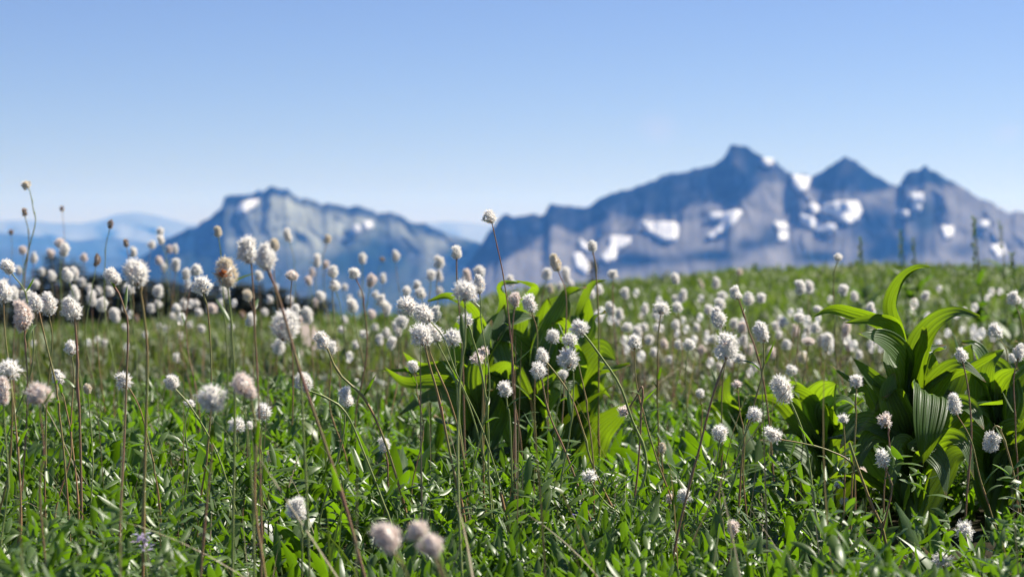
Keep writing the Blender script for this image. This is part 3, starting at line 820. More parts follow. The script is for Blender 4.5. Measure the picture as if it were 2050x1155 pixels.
lily(955, 2.75, 600, [
    ([(968, 760, 0), (975, 680, -.01), (950, 620, -.03), (900, 590, -.05), (856, 603, -.06)], 42, 62, .3),
    ([(960, 800, 0), (985, 700, .03), (1010, 610, .04), (1005, 572, 0), (1040, 566, -.03)], 40, 60, .3),
    ([(950, 800, 0), (930, 740, -.04), (880, 730, -.06), (820, 738, -.08), (742, 742, -.09)], 44, 70, .25),
    ([(955, 840, 0), (920, 775, -.05), (870, 760, -.08), (812, 762, -.1), (770, 735, -.1)], 52, 55, .25),
    ([(950, 860, 0), (900, 800, -.07), (850, 800, -.09), (800, 830, -.1)], 60, -50, .2),
    ([(955, 850, 0), (930, 740, .02), (925, 660, .03), (940, 625, 0)], 62, 15, .3),
    ([(965, 860, 0), (950, 760, -.05), (965, 690, -.06), (985, 640, -.03)], 60, -35, .3),
    ], 9, 'left plant of the broad leafed clump standing just left of centre', 3)
lily(1070, 2.78, 590, [
    ([(1065, 770, .02), (1078, 720, .03), (1090, 650, .04), (1096, 596, .02)], 92, 5, .15),
    ([(1058, 780, 0), (1045, 690, .03), (1050, 620, .03), (1072, 575, 0), (1030, 560, -.03)], 46, 50, .3),
    ([(1062, 820, -.02), (1020, 740, -.04), (1000, 670, -.03), (1010, 610, 0)], 66, -20, .3),
    ([(1060, 830, 0), (1040, 760, .08), (1030, 700, .1), (1040, 650, .08)], 80, 10, .3),
    ([(1068, 850, 0), (1100, 790, -.05), (1120, 770, -.05), (1135, 800, -.06)], 60, 40, .2),
    ], 9, 'middle plant of the central clump with a large sunlit yellow green leaf', 4)
lily(1150, 2.85, 590, [
    ([(1145, 790, 0), (1160, 720, .03), (1172, 650, .03), (1180, 596, 0)], 70, 8, .2),
    ([(1145, 800, 0), (1165, 740, -.03), (1200, 700, -.04), (1232, 720, -.05)], 88, -20, .2),
    ([(1140, 780, .02), (1110, 680, 0), (1100, 620, 0), (1130, 595, -.03), (1162, 580, -.05)], 44, 60, .3),
    ([(1148, 700, 0), (1165, 620, .03), (1185, 575, 0), (1215, 560, -.03)], 34, 55, .3),
    ([(1150, 830, 0), (1172, 785, -.03), (1195, 770, -.04), (1222, 795, -.05)], 38, -60, .2),
    ([(1145, 850, 0), (1130, 780, -.06), (1100, 800, -.08), (1080, 850, -.1)], 56, 30, .2),
    ], 9, 'right plant of the central leafy clump, drooping pale leaves to its right', 5)
lily(1822, 2.35, 640, [
    ([(1814, 740, 0), (1803, 666, 0), (1790, 612, -.01), (1806, 566, -.03), (1834, 540, -.05), (1862, 535, -.07)], 44, 66, .7),
    ([(1822, 800, 0), (1838, 705, -.02), (1868, 655, -.04), (1912, 629, -.08), (1962, 634, -.1)], 62, 48, .3),
    ([(1822, 790, 0), (1806, 722, -.03), (1770, 684, -.07), (1718, 668, -.1)], 74, -38, .2),
    ([(1812, 730, 0), (1792, 655, -.01), (1748, 636, -.05), (1692, 646, -.07)], 44, 58, .3),
    ([(1802, 720, .05), (1770, 650, .05), (1700, 622, .02), (1660, 617, 0), (1620, 638, -.02)], 40, 62, .3),
    ([(1845, 800, -.04), (1862, 790, -.08), (1856, 860, -.12), (1848, 930, -.12)], 84, 10, -.2),
    ([(1800, 880, 0), (1790, 810, -.02), (1745, 760, -.04), (1705, 715, -.05)], 54, -30, .35),
    ([(1830, 880, 0), (1850, 800, .02), (1862, 740, .03), (1850, 680, .03)], 66, 20, .3),
    ([(1815, 900, 0), (1790, 840, -.05), (1775, 790, -.06), (1790, 745, -.05)], 66, -15, .4),
    ([(1825, 880, 0), (1870, 780, -.02), (1920, 735, -.05), (1975, 765, -.08)], 60, 45, .3),
    ([(1835, 900, 0), (1890, 830, -.05), (1935, 815, -.06), (1970, 860, -.1)], 66, 30, .3),
    ([(1820, 900, 0), (1770, 860, -.05), (1720, 850, -.08), (1680, 900, -.1)], 60, -35, .3),
    ([(1815, 940, 0), (1780, 880, -.05), (1740, 880, -.08), (1710, 950, -.1)], 56, -30, .3),
    ([(1830, 950, 0), (1880, 890, -.05), (1925, 890, -.08), (1950, 960, -.1)], 60, 30, .3),
    ([(1822, 960, 0), (1812, 900, -.06), (1800, 900, -.1), (1782, 985, -.12)], 54, 10, -.2),
    ([(1826, 960, 0), (1850, 900, -.06), (1885, 930, -.1), (1895, 1000, -.12)], 54, 20, -.2),
    ([(1818, 900, 0), (1760, 820, .02), (1730, 780, .03), (1700, 790, .02)], 60, -40, .3),
    ([(1828, 900, 0), (1900, 790, .03), (1930, 720, .04), (1945, 690, .04)], 64, 25, .3),
    ], 18, 'tall corn lily on the right with one leaf curling up like a horn', 6, spread=.155)
lily(1655, 2.6, 770, [
    ([(1640, 860, 0), (1625, 800, -.02), (1590, 780, -.04), (1600, 800, -.08)], 40, 50, .3),
    ([(1655, 880, 0), (1650, 820, -.03), (1690, 800, -.04), (1735, 835, -.06)], 40, 62, .3),
    ([(1640, 900, 0), (1600, 840, -.02), (1560, 800, -.04), (1500, 790, -.05)], 50, 50, .3)],
    11, 'low leafy plant tucked left of the horn leafed corn lily', 7, spread=.13)
lily(1478, 3.0, 770, [
    ([(1478, 880, 0), (1465, 820, 0), (1452, 790, 0), (1462, 750, 0)], 44, 35, .3),
    ([(1480, 890, 0), (1500, 840, 0), (1510, 800, 0), (1490, 760, 0)], 40, -30, .3)],
    6, 'small yellow green leafed plant alone between the two big leafy clumps', 8, spread=.10)
lily(1995, 2.5, 700, [
    ([(1985, 860, 0), (1965, 790, -.02), (1975, 730, -.03), (2010, 700, -.03)], 60, 20, .3),
    ([(1990, 880, 0), (2015, 800, -.02), (2000, 740, 0), (1960, 720, 0)], 74, -15, .3),
    ([(1990, 900, 0), (1940, 860, -.06), (1900, 880, -.08), (1880, 930, -.1)], 60, 30, .3),
    ([(1990, 900, 0), (2030, 860, -.05), (2070, 880, -.1)], 60, 30, .3)],
    15, 'leafy plant at the right edge behind the hanging white flower', 9, spread=.15)
lily(2110, 3.1, 700, [], 10, 'leafy plant partly cut by the right edge of the view', 10, spread=.15)

# thin far flower spikes on the right
M['spike'] = simple_mat('green_flower_spike', (0.16, 0.22, 0.08), 0.6, 0.3, noise=40, c2=(0.24, 0.28, 0.12))
SP = [(1722, 478, 6.0, 62, 'leftmost blurred green flower spike leaning before the range'), (1803, 462, 6.4, 80, 'left one of the close pair of blurred green spikes'),
      (1828, 478, 6.4, 70, 'right one of the close pair of blurred green spikes'), (1950, 436, 5.6, 110, 'tallest blurred green flower spike right of the horn shaped leaf'),
      (2026, 505, 5.6, 80, 'blurred green spike near the right edge above the meadow line'), (2003, 447, 7.5, 40, 'faint thin spike tip high near the right edge')]
for (px, py, D, hl, lb) in SP:
    tp = P(px, py, D); gz = float(ground_z(tp[0], tp[1]))
    b0 = np.array([tp[0] + 0.02, tp[1], gz]); o = empty('flower_spike', b0)
    path = catmull([b0, b0 * .5 + tp * .5 + np.array([.012, 0, 0]), tp], 16)
    tube('stem', path, np.linspace(0.004, 0.0015, 16), M['spike'], o, 5, b0)
    bl = []
    nb = int(hl * 0.9)
    for k in range(nb):
        f_ = k / nb
        c_ = tp - np.array([0, 0, 1]) * f_ * hl / F * D * 1.3 + rng.normal(0, .002, 3)
        bl.append(c_)
    bl = np.array(bl)
    v, f, a_ = leaves(bl, rng.uniform(0, 6.28, nb), rng.uniform(.2, 1.2, nb), rng.uniform(-.2, 1, nb), rng.uniform(.008, .018, nb), rng.uniform(.005, .009, nb), 'ovate', K=3)
    mesh_np('buds', v - b0, f, M['fine'], uv=a_, parent=o)
    nb = 10
    zz_ = gz + rng.uniform(0.05, .7, nb) * (tp[2] - gz)
    bl = np.stack([np.full(nb, b0[0] - .01), np.full(nb, b0[1]), zz_], 1)
    v, f, a_ = leaves(bl, rng.uniform(0, 6.28, nb), rng.uniform(.6, 1.2, nb), rng.uniform(.5, 2, nb), rng.uniform(.07, .14, nb), rng.uniform(.02, .04, nb), 'lance', K=6)
    mesh_np('leaves', v - b0, f, M['fine'], uv=a_, parent=o)
    tag(o, lb, 'flower spike', 'blurred green flower spikes')

# ------------------------------------------------------------------ bistort flowers
def head_mesh(ratio, nf, mat, seed, sparse=0.0, fs=0.17, stam=6):
    """unit head: width 1, height ratio, base at z=0, along +Z"""
    r_ = np.random.default_rng(seed)
    V = []; Fc = []; A = []; MI = []
    hw = 0.5 - fs * 0.55; hh = ratio / 2 - fs * 0.4
    # core
    nu_, nv_ = 10, 7
    for i in range(nv_ + 1):
        ph = -math.pi / 2 + math.pi * i / nv_
        for j in range(nu_):
            an = j / nu_ * 6.283
            V.append((math.cos(ph) * math.cos(an) * hw * 0.74, math.cos(ph) * math.sin(an) * hw * 0.74, ratio / 2 + math.sin(ph) * hh * 0.92)); A.append(0.5)
    for i in range(nv_):
        for j in range(nu_):
            Fc.append((i * nu_ + j, i * nu_ + (j + 1) % nu_, (i + 1) * nu_ + (j + 1) % nu_, (i + 1) * nu_ + j)); MI.append(1)
    ga = 2.399963; tap = r_.uniform(-0.6, 1.4); bend = r_.uniform(-0.16, 0.16)
    for k in range(nf):
        if r_.random() < sparse: continue
        zf = 1 - 2 * (k + 0.5) / nf
        # superellipse: fuller than a ball for long heads
        rr = (1 - abs(zf) ** 2.4) ** 0.5
        an = k * ga + r_.normal(0, .15)
        nrm = np.array([math.cos(an) * rr, math.sin(an) * rr, zf * (0.9 if ratio < 1.3 else 0.6)])
        nrm = nrm / np.linalg.norm(nrm)
        irr = 1 + 0.16 * math.sin(an * 2 + seed) + 0.13 * math.sin(zf * 4 + seed * 2) + 0.10 * math.sin(an * 3 + zf * 5 + seed * 3) - 0.14 * zf * tap
        if math.sin(an * 2.3 + seed) * math.cos(zf * 3.1 + seed) > 0.86: continue
        p_ = np.array([math.cos(an) * rr * hw * irr, math.sin(an) * rr * hw * irr, ratio / 2 + zf * hh]) * 1.0
        p_[0] += bend * (zf * zf - 0.4) * ratio; p_[2] = max(p_[2], 0.03)
        nrm = nrm + np.array([0, 0, 0.25]) + r_.normal(0, .22, 3); nrm /= np.linalg.norm(nrm)
        t1 = np.cross(nrm, [0.31, 0.2, 0.93]); t1 /= np.linalg.norm(t1); t2 = np.cross(nrm, t1)
        sz = fs * r_.uniform(0.75, 1.2)
        tone = r_.random() * 0.72 if (r_.random() > 0.10 or zf > 0.3) else r_.uniform(.8, 1)
        p_ = p_ + nrm * sz * r_.uniform(-.25, .25)
        base = p_ - nrm * sz * 0.35
        open_ = r_.uniform(0.45, 0.8)
        ph0 = r_.uniform(0, 6.28)
        for q in range(5):
            a1 = ph0 + q * 1.2566
            d1 = t1 * math.cos(a1) + t2 * math.sin(a1); d2 = -t1 * math.sin(a1) + t2 * math.cos(a1)
            mid = base + nrm * sz * 0.45 + d1 * sz * 0.34 * open_
            tip = base + nrm * sz * 0.80 + d1 * sz * 0.62 * open_
            b = len(V)
            V += [tuple(base), tuple(mid - d2 * sz * 0.26), tuple(tip), tuple(mid + d2 * sz * 0.26)]
            Fc.append((b, b + 1, b + 2, b + 3)); MI.append(0); A += [tone] * 4
        for q in range(stam):
            a1 = r_.uniform(0, 6.28)
            d1 = t1 * math.cos(a1) + t2 * math.sin(a1)
            tip = base + nrm * sz * r_.uniform(1.2, 1.8) + d1 * sz * r_.uniform(.1, .5)
            d2 = np.cross(d1, nrm) * sz * 0.035
            b = len(V)
            V += [tuple(base + nrm * sz * .2 - d2), tuple(tip - d2), tuple(tip + d2), tuple(base + nrm * sz * .2 + d2)]
            Fc.append((b, b + 1, b + 2, b + 3)); MI.append(0); A += [tone * .5] * 4
            if q < 2:   # anther
                b = len(V); g_ = sz * 0.055
                V += [tuple(tip + t1 * g_), tuple(tip + t2 * g_), tuple(tip - t1 * g_), tuple(tip - t2 * g_)]
                Fc.append((b, b + 1, b + 2, b + 3)); MI.append(2); A += [.5] * 4
    for k in range(0):
        an = k * 1.05
        d1 = np.array([math.cos(an), math.sin(an), 0]); d2 = np.array([-math.sin(an), math.cos(an), 0])
        b = len(V); z0 = np.array([0, 0, -0.02])
        V += [tuple(z0), tuple(z0 + d1 * .14 + d2 * .07 + [0, 0, .10]), tuple(z0 + d1 * .22 + [0, 0, .20]), tuple(z0 + d1 * .14 - d2 * .07 + [0, 0, .10])]
        Fc.append((b, b + 1, b + 2, b + 3)); MI.append(3); A += [.5] * 4
    A = np.array(A)
    return mesh_np('flower_head', np.array(V), np.array(Fc), [mat, M['core'], M['anther'], M['bract']], uv=np.stack([A, A, A, A * 0 + 1], 1), matidx=MI, smooth=False, mesh_only=True)

def bract_mesh():
    V = []; Fc = []
    for k in range(7):
        an = k * 0.9
        d1 = np.array([math.cos(an), math.sin(an), 0]); d2 = np.array([-math.sin(an), math.cos(an), 0])
        b = len(V); z0 = np.array([0, 0, -0.03])
        V += [z0, z0 + d1 * .14 + d2 * .07 + [0, 0, .10], z0 + d1 * .24 + [0, 0, .20], z0 + d1 * .14 - d2 * .07 + [0, 0, .10]]
        Fc.append((b, b + 1, b + 2, b + 3))
    return mesh_np('bracts', np.array(V), np.array(Fc), M['bract'], smooth=False, mesh_only=True)
BRACT = bract_mesh()
RAT = [0.9, 1.1, 1.35, 1.7]
NFL = [125, 150, 185, 230]
HEADS = {}
for ci, (cn, mk) in enumerate((('white', 'petal'), ('pinkish', 'petal_pink'), ('cream', 'petal_cream'), ('brown', 'petal_brown'))):
    for ri, rt in enumerate(RAT):
        HEADS[cn, ri, 0] = [head_mesh(rt, NFL[ri], M[mk], 100 + ci * 20 + ri * 3 + v) for v in range(7 if cn == 'white' else 3)]
        HEADS[cn, ri, 1] = [head_mesh(rt, int(NFL[ri] * .62), M[mk], 300 + ci * 20 + ri * 3 + v, sparse=.18, fs=.24) for v in range(2)]

def stem_leaf(pos, az, L_, parent, o0):
    v, f, a_ = leaves(np.array([pos]), np.array([az]), np.array([R.uniform(.7, 1.3)]), np.array([R.uniform(-.2, 1.6)]), np.array([L_]), np.array([L_ * R.uniform(.14, .2)]), 'lance', K=7, fold=.3)
    return mesh_np('stem_leaf', v - np.asarray(o0), f, M['lance'], uv=a_, parent=parent)

FLOWERS = []
def flower(x, y, w_, h_, D=None, tilt=None, col_='white', bx=None, path=None, sparse=0, label=None, stem=None, nleaf=None, r=None):
    """(x, y): centre of the head in the photograph, w_, h_: its size there"""
    if D is None: D = 0.0195 * F / w_ * R.uniform(.93, 1.07)
    D = max(D, 1.05)
    W = w_ / F * D; H = h_ / F * D
    if D > 2.7:                       # measured size includes the lens blur
        W *= 0.86; H *= 0.93
    hc = P(x, y, D)
    if path is None:
        if bx is None: bx = x + R.uniform(-26, 34)
        bpos = P(bx, 900, D + R.uniform(-.05, .05))
        bpos[2] = float(ground_z(bpos[0], bpos[1])) - 0.004
        t_ = (math.radians(tilt) if tilt is not None else math.atan2(hc[0] - bpos[0], (hc[2] - bpos[2])) * 1.3 + R.uniform(-.25, .25))
        up = np.array([math.sin(t_), R.uniform(-.1, .1), math.cos(t_)]); up /= np.linalg.norm(up)
        hb = hc - up * H / 2
        ln = np.linalg.norm(hb - bpos)
        pts = [bpos, bpos + (hb - bpos) * .33 + np.array([R.uniform(-.05, .05) * ln, R.uniform(-.03, .03) * ln, .02 * ln]),
               bpos + (hb - bpos) * .68 + np.array([R.uniform(-.04, .04) * ln, 0, 0]) - up * 0.0, hb - up * ln * .10, hb]
        pts[2] = pts[2] * .6 + (hb - up * ln * .34) * .4
    else:
        pts = [P(px, py, D) for (px, py) in path][::-1]
        b = pts[0].copy()
        gz = float(ground_z(b[0], b[1])) - 0.004
        if b[2] > gz + 0.01:
            d_ = pts[0] - pts[1]
            b = np.array([b[0] + d_[0] / max(abs(d_[2]), 1e-3) * (b[2] - gz) * .5, b[1], gz]); pts = [b] + pts
        bpos = pts[0]
        if tilt is not None:
            t_ = math.radians(tilt); up = np.array([math.sin(t_), 0.05, math.cos(t_)])
        else:
            up = hc - pts[-1]
        up /= np.linalg.norm(up)
        hb = hc - up * H / 2
        pts.append(hb)
    o = empty('bistort_flower', bpos)
    K = 30
    pa = catmull(pts, K)
    ln = np.linalg.norm(np.diff(pa, axis=0), axis=1).sum()
    rad = (r if r else R.uniform(.00072, .0011)) * np.linspace(1.25, 0.75, K)
    nodes = sorted(R.sample(range(5, K - 4), 2))
    for q in nodes:
        rad[q] *= 1.5
        pa[q:] += np.array([R.uniform(-.0015, .0015), 0, 0]) * (1 - np.linspace(0, 1, K - q))[:, None]
    sm = stem or R.choice(['stem_green', 'stem_green', 'stem_red', 'stem_mix', 'stem_mix'])
    tube('stem', pa, rad, M[sm], o, 6, bpos)
    ri = int(np.argmin([abs(v - h_ / w_) for v in RAT]))
    lst = HEADS[col_, ri, 1 if sparse else 0]
    ho = bpy.data.objects.new('flower_head', R.choice(lst))
    link(ho, o)
    q = Vector(up).to_track_quat('Z', 'Y')
    ho.rotation_mode = 'QUATERNION'
    from mathutils import Quaternion
    ho.rotation_quaternion = q @ Quaternion((0, 0, 1), R.uniform(0, 6.28))
    ho.location = Vector(pa[-1] - bpos)
    ho.scale = (W * R.uniform(.92, 1.08), W * R.uniform(.92, 1.05), H / RAT[ri])
    if D < 2.6: link(bpy.data.objects.new('bracts', BRACT), ho)
    nl = nleaf if nleaf is not None else (R.choice([1, 2, 2, 2]) if D < 2.6 else R.choice([0, 0, 1]))
    for k in range(nl):
        i = nodes[k % 2]
        stem_leaf(pa[i], R.uniform(0, 6.28), R.uniform(.012, .035), o, bpos)
    FLOWERS.append(dict(o=o, x=x, y=y, w=w_, h=h_, col=col_, D=D, label=label))
    return o

# --- heads one can pick out, left to right, measured in the photograph
HERO = [
 dict(x=52, y=371, w_=19, h_=17, D=3.1, tilt=-50, col_='cream', path=[(58, 380), (66, 415), (71, 445), (60, 490), (45, 560), (40, 700)], label='tan head on a curved stalk, the topmost one at far left against sky'),
 dict(x=49, y=425, w_=13, h_=17, D=3.3, col_='brown', bx=44, label='brown head below the topmost tan one against the sky at left'),
 dict(x=124, y=418, w_=9, h_=11, D=4.6, col_='brown', bx=128, label='tiny faint brown head alone against the sky near left'),
 dict(x=22, y=465, w_=10, h_=11, D=4.4, col_='brown', bx=24, label='tiny brown head before the far blue ridge at the left edge'),
 dict(x=221, y=449, w_=12, h_=19, D=3.2, col_='brown', bx=232, label='slim brown head on a dark stalk before the far blue ridge'),
 dict(x=194, y=521, w_=13, h_=27, D=3.0, col_='brown', bx=192, label='narrow olive brown head before the dark treeline'),
 dict(x=252, y=487, w_=11, h_=17, D=3.3, col_='brown', label='small brown head above a cluster of white ones before the blue hills'),
 dict(x=224, y=553, w_=27, h_=34, D=1.95, tilt=-28, path=[(232, 570), (250, 615), (256, 660), (254, 740), (248, 900), (240, 1050)], stem='stem_red', label='sharp white head leaning left just left of the big puffy one'),
 dict(x=272, y=546, w_=51, h_=53, D=1.62, tilt=-5, bx=288, path=[(280, 574), (290, 640), (296, 720), (292, 900), (286, 1155)], stem='stem_mix', r=.0012, label='big puffy round white head, out of focus, over the dark treeline'),
 dict(x=404, y=571, w_=35, h_=33, D=2.1, tilt=-8, path=[(411, 588), (420, 650), (425, 760), (420, 880), (400, 1010)], stem='stem_mix', label='sharp round white head on a straight stalk below the left mountain'),
 dict(x=436, y=464, w_=17, h_=24, D=3.0, col_='cream', tilt=-8, bx=432, label='cream oval head before the left mountain, highest of that part'),
 dict(x=453, y=546, w_=36, h_=60, D=1.62, col_='cream', tilt=-6, bx=470, path=[(456, 577), (462, 640), (470, 800), (465, 1155)], label='long fat cream head with an orange blotch beside the big white pair'),
 dict(x=496, y=501, w_=42, h_=52, D=1.6, tilt=-4, path=[(502, 530), (508, 640), (516, 800), (520, 1000), (524, 1200)], stem='stem_red', label='left one of the big white blurred pair before the left mountain'),
 dict(x=532, y=514, w_=37, h_=54, D=1.5, tilt=-4, path=[(538, 545), (560, 600), (600, 740), (645, 870), (685, 990), (730, 1155), (780, 1320)], stem='stem_red', r=.0012, label='right one of the big blurred pair, on the thick red stalk'),
 dict(x=572, y=652, w_=46, h_=62, D=1.55, tilt=10, path=[(578, 684), (600, 740), (610, 900), (620, 1155)], stem='stem_green', label='large blurred white head low beside the thick red stalk'),
 dict(x=142, y=617, w_=34, h_=46, D=1.92, tilt=-24, path=[(150, 638), (155, 720), (160, 860), (163, 1000), (166, 1180)], stem='stem_red', r=.0013, label='white head on the tall straight red stalk at left'),
 dict(x=96, y=608, w_=30, h_=46, D=2.05, tilt=-5, bx=92, label='upright oval white head left of the one on the straight red stalk'),
 dict(x=44, y=631, w_=34, h_=60, D=1.9, col_='pinkish', tilt=-8, path=[(46, 660), (55, 760), (50, 900), (35, 1100)], stem='stem_red', label='long pinkish white head near the left edge'),
 dict(x=71, y=605, w_=28, h_=38, D=2.0, bx=130, path=[(76, 622), (90, 690), (110, 780), (125, 880), (138, 1040)], stem='stem_mix', label='white head on a long slanting stalk crossing left of the red one'),
 dict(x=6, y=583, w_=36, h_=44, D=1.85, bx=20, label='white head cut by the left edge at treeline height'),
 dict(x=16, y=534, w_=26, h_=30, D=2.2, tilt=-30, label='uppermost white head at the very left edge'),
 dict(x=18, y=740, w_=42, h_=36, D=1.75, bx=8, label='wide white head at the left edge, halfway down the picture'),
 dict(x=6, y=782, w_=30, h_=54, D=1.7, col_='pinkish', bx=10, label='pinkish head cut by the left edge below the wide white one'),
 dict(x=78, y=788, w_=43, h_=42, D=1.5, col_='pinkish', bx=92, path=[(76, 812), (85, 900), (80, 1000), (95, 1180)], stem='stem_red', label='large soft pinkish head in the lower left'),
 dict(x=142, y=696, w_=23, h_=28, D=2.15, bx=150, tilt=-5, label='small white head below the straight red stalk flower'),
 dict(x=116, y=755, w_=21, h_=30, D=2.1, bx=130, label='small oval white head right of the large soft pinkish one'),
 dict(x=175, y=778, w_=13, h_=21, D=2.15, col_='cream', bx=190, label='tiny cream head between the left stalks'),
 dict(x=247, y=762, w_=27, h_=30, D=2.05, sparse=1, tilt=-10, path=[(256, 774), (280, 820), (300, 900), (318, 985), (322, 1060)], stem='stem_mix', label='loose starry white head on a thin bent stalk at lower left'),
 dict(x=344, y=765, w_=24, h_=30, D=2.05, tilt=-22, path=[(354, 782), (385, 820), (430, 900), (460, 990), (485, 1080)], stem='stem_green', label='white head leaning left atop the long pale yellow green curved stalk'),
 dict(x=380, y=807, w_=18, h_=14, D=2.1, sparse=1, bx=376, label='tiny white head touching the pale curved stalk'),
 dict(x=424, y=797, w_=47, h_=50, D=1.5, bx=425, col_='white', path=[(426, 822), (425, 900), (415, 1000), (400, 1180)], stem='stem_red', label='large soft white head left of the soft twin heads'),
 dict(x=485, y=768, w_=44, h_=42, D=1.5, col_='pinkish', bx=485, path=[(487, 792), (495, 880), (505, 1000), (510, 1180)], label='upper large soft head of the soft twins in the lower left'),
 dict(x=501, y=786, w_=26, h_=26, D=1.5, col_='pinkish', bx=515, label='small soft pink head just under the upper soft twin'),
 dict(x=474, y=851, w_=29, h_=28, D=2.1, tilt=2, path=[(477, 866), (474, 930), (462, 1010), (448, 1080)], stem='stem_green', label='sharp round white head on a dark green stalk in the lower left'),
 dict(x=499, y=851, w_=14, h_=15, D=2.2, bx=492, label='tiny white head right beside the sharp one in the lower left'),
 dict(x=527, y=824, w_=26, h_=32, D=2.1, sparse=1, bx=525, tilt=4, label='loose white head right of the small lower left one'),
 dict(x=540, y=912, w_=14, h_=24, D=2.2, col_='cream', bx=545, label='withered greenish cream head low in the left grass'),
 dict(x=608, y=765, w_=28, h_=38, D=2.0, tilt=-20, path=[(617, 782), (660, 800), (695, 830), (730, 910), (765, 1000), (785, 1060)], stem='stem_green', label='white head behind the thick red stalk, on a stalk bowing right'),
 dict(x=692, y=794, w_=29, h_=38, D=2.1, tilt=-10, path=[(692, 815), (688, 870), (670, 940), (640, 1040)], stem='stem_green', label='oval white head standing under the long arching stalk'),
 dict(x=769, y=890, w_=20, h_=28, D=2.15, tilt=-8, bx=762, label='small white head tucked left of the arching stalk near the leafy clump'),
 dict(x=645, y=681, w_=26, h_=36, D=2.05, tilt=-25, path=[(655, 700), (675, 745), (730, 800), (765, 870), (795, 960), (820, 1060)], stem='stem_mix', r=.0013, label='white head at the top of the long arching pale stalk'),
 dict(x=664, y=695, w_=20, h_=24, D=2.6, label='blurred white head touching the head atop the arching stalk'),
 dict(x=595, y=1018, w_=35, h_=44, D=1.68, bx=590, label='soft white head alone low in the leaves left of centre'),
 dict(x=773, y=1075, w_=50, h_=60, D=1.15, tilt=-28, bx=850, col_='pinkish', label='big soft creamy head at the bottom, leaning left, apart from its pair'),
 dict(x=836, y=1061, w_=38, h_=34, D=1.18, col_='pinkish', tilt=-40, bx=880, label='upper left head of the soft blurred pair at the bottom centre'),
 dict(x=862, y=1090, w_=42, h_=42, D=1.15, col_='pinkish', tilt=-20, bx=905, label='lower right head of the soft blurred pair at the bottom centre'),
 dict(x=814, y=613, w_=33, h_=37, D=2.12, tilt=-62, path=[(826, 624), (850, 650), (860, 700), (900, 800), (925, 900), (940, 1060)], stem='stem_mix', label='upper left head of the sharp central cluster, pointing left'),
 dict(x=848, y=628, w_=33, h_=42, D=2.08, tilt=-45, path=[(864, 646), (890, 680), (918, 760), (960, 850), (990, 940), (1020, 1040), (1032, 1090)], stem='stem_green', label='second sharp head of the central cluster, on the long stalk to the right'),
 dict(x=843, y=671, w_=42, h_=42, D=2.05, tilt=-12, path=[(851, 692), (860, 730), (880, 800), (905, 920), (925, 1010), (940, 1110)], stem='stem_mix', r=.0013, label='largest round head of the sharp central cluster, lower left'),
 dict(x=866, y=667, w_=29, h_=38, D=2.12, tilt=-32, path=[(874, 682), (900, 730), (935, 800), (965, 900), (985, 1000)], stem='stem_green', label='head partly hidden right behind the largest of the central cluster'),
 dict(x=871, y=628, w_=21, h_=32, D=2.7, label='blurred oval head just behind the central cluster'),
 dict(x=931, y=641, w_=27, h_=26, D=2.1, tilt=-22, path=[(937, 653), (955, 710), (965, 760), (977, 850), (978, 940), (985, 1060)], stem='stem_green', label='single sharp round white head right of the central cluster'),
 dict(x=906, y=675, w_=33, h_=30, D=2.3, tilt=-5, bx=915, label='slightly soft round head between the cluster and the single sharp one'),
 dict(x=931, y=584, w_=44, h_=40, D=1.72, tilt=0, bx=940, label='big soft white head above the arching leaf of central clump'),
 dict(x=959, y=569, w_=20, h_=38, D=2.1, tilt=-4, bx=962, label='narrow upright white head beside the big soft one above the clump'),
 dict(x=980, y=434, w_=23, h_=26, D=2.3, tilt=-15, path=[(985, 446), (995, 490), (1008, 550), (1020, 640), (1030, 800), (1030, 950)], stem='stem_red', label='white head standing highest at centre, against sky between the mountains'),
 dict(x=914, y=505, w_=22, h_=27, D=2.6, bx=918, path=[(914, 519), (915, 570), (925, 700), (930, 900)], stem='stem_red', label='white head before the gap between mountains, lower left of the highest'),
 dict(x=827, y=733, w_=20, h_=22, D=2.35, bx=838, label='small soft white head over the left leaves of the central clump'),
 dict(x=956, y=718, w_=24, h_=22, D=2.2, sparse=1, col_='pinkish', bx=962, label='loose pinkish head before the dark leaves of the central clump'),
 dict(x=968, y=704, w_=18, h_=18, D=2.25, sparse=1, col_='pinkish', bx=985, label='upper small pinkish head touching the loose pinkish one'),
 dict(x=987, y=682, w_=14, h_=20, D=2.8, col_='cream', label='faint cream head in the dark gap of the central clump'),
 dict(x=1011, y=778, w_=25, h_=28, D=2.08, sparse=1, tilt=-10, bx=1005, label='loose white head alone low before the central clump'),
 dict(x=1060, y=607, w_=28, h_=36, D=2.3, tilt=-14, bx=1050, label='oval white head before the big sunlit leaf of the clump'),
 dict(x=1031, y=599, w_=20, h_=28, D=2.4, col_='pinkish', bx=1035, label='pinkish oval head left of the one before the sunlit leaf'),
 dict(x=1107, y=673, w_=23, h_=26, D=2.5, bx=1113, label='soft round head right of the big sunlit leaf'),
 dict(x=1160, y=656, w_=33, h_=30, D=2.05, tilt=-20, path=[(1170, 670), (1200, 710), (1240, 770), (1265, 840), (1292, 905), (1290, 960), (1262, 1030), (1240, 1120)], stem='stem_green', r=.0014, label='sharp white head atop the kinked yellow green stalk'),
 dict(x=1141, y=680, w_=27, h_=26, D=2.1, tilt=-5, path=[(1148, 694), (1160, 750), (1175, 830), (1185, 920), (1190, 1040)], stem='stem_mix', label='middle head of three stacked close together right of centre'),
 dict(x=1137, y=718, w_=41, h_=38, D=2.05, tilt=-4, path=[(1147, 738), (1147, 800), (1140, 880), (1125, 960), (1108, 1090)], stem='stem_green', label='largest and lowest of three sharp heads stacked right of centre'),
 dict(x=1086, y=713, w_=24, h_=32, D=2.15, tilt=-12, path=[(1098, 730), (1140, 790), (1165, 860), (1190, 940), (1235, 1040)], stem='stem_mix', label='upper of two sharp heads left of the stacked three'),
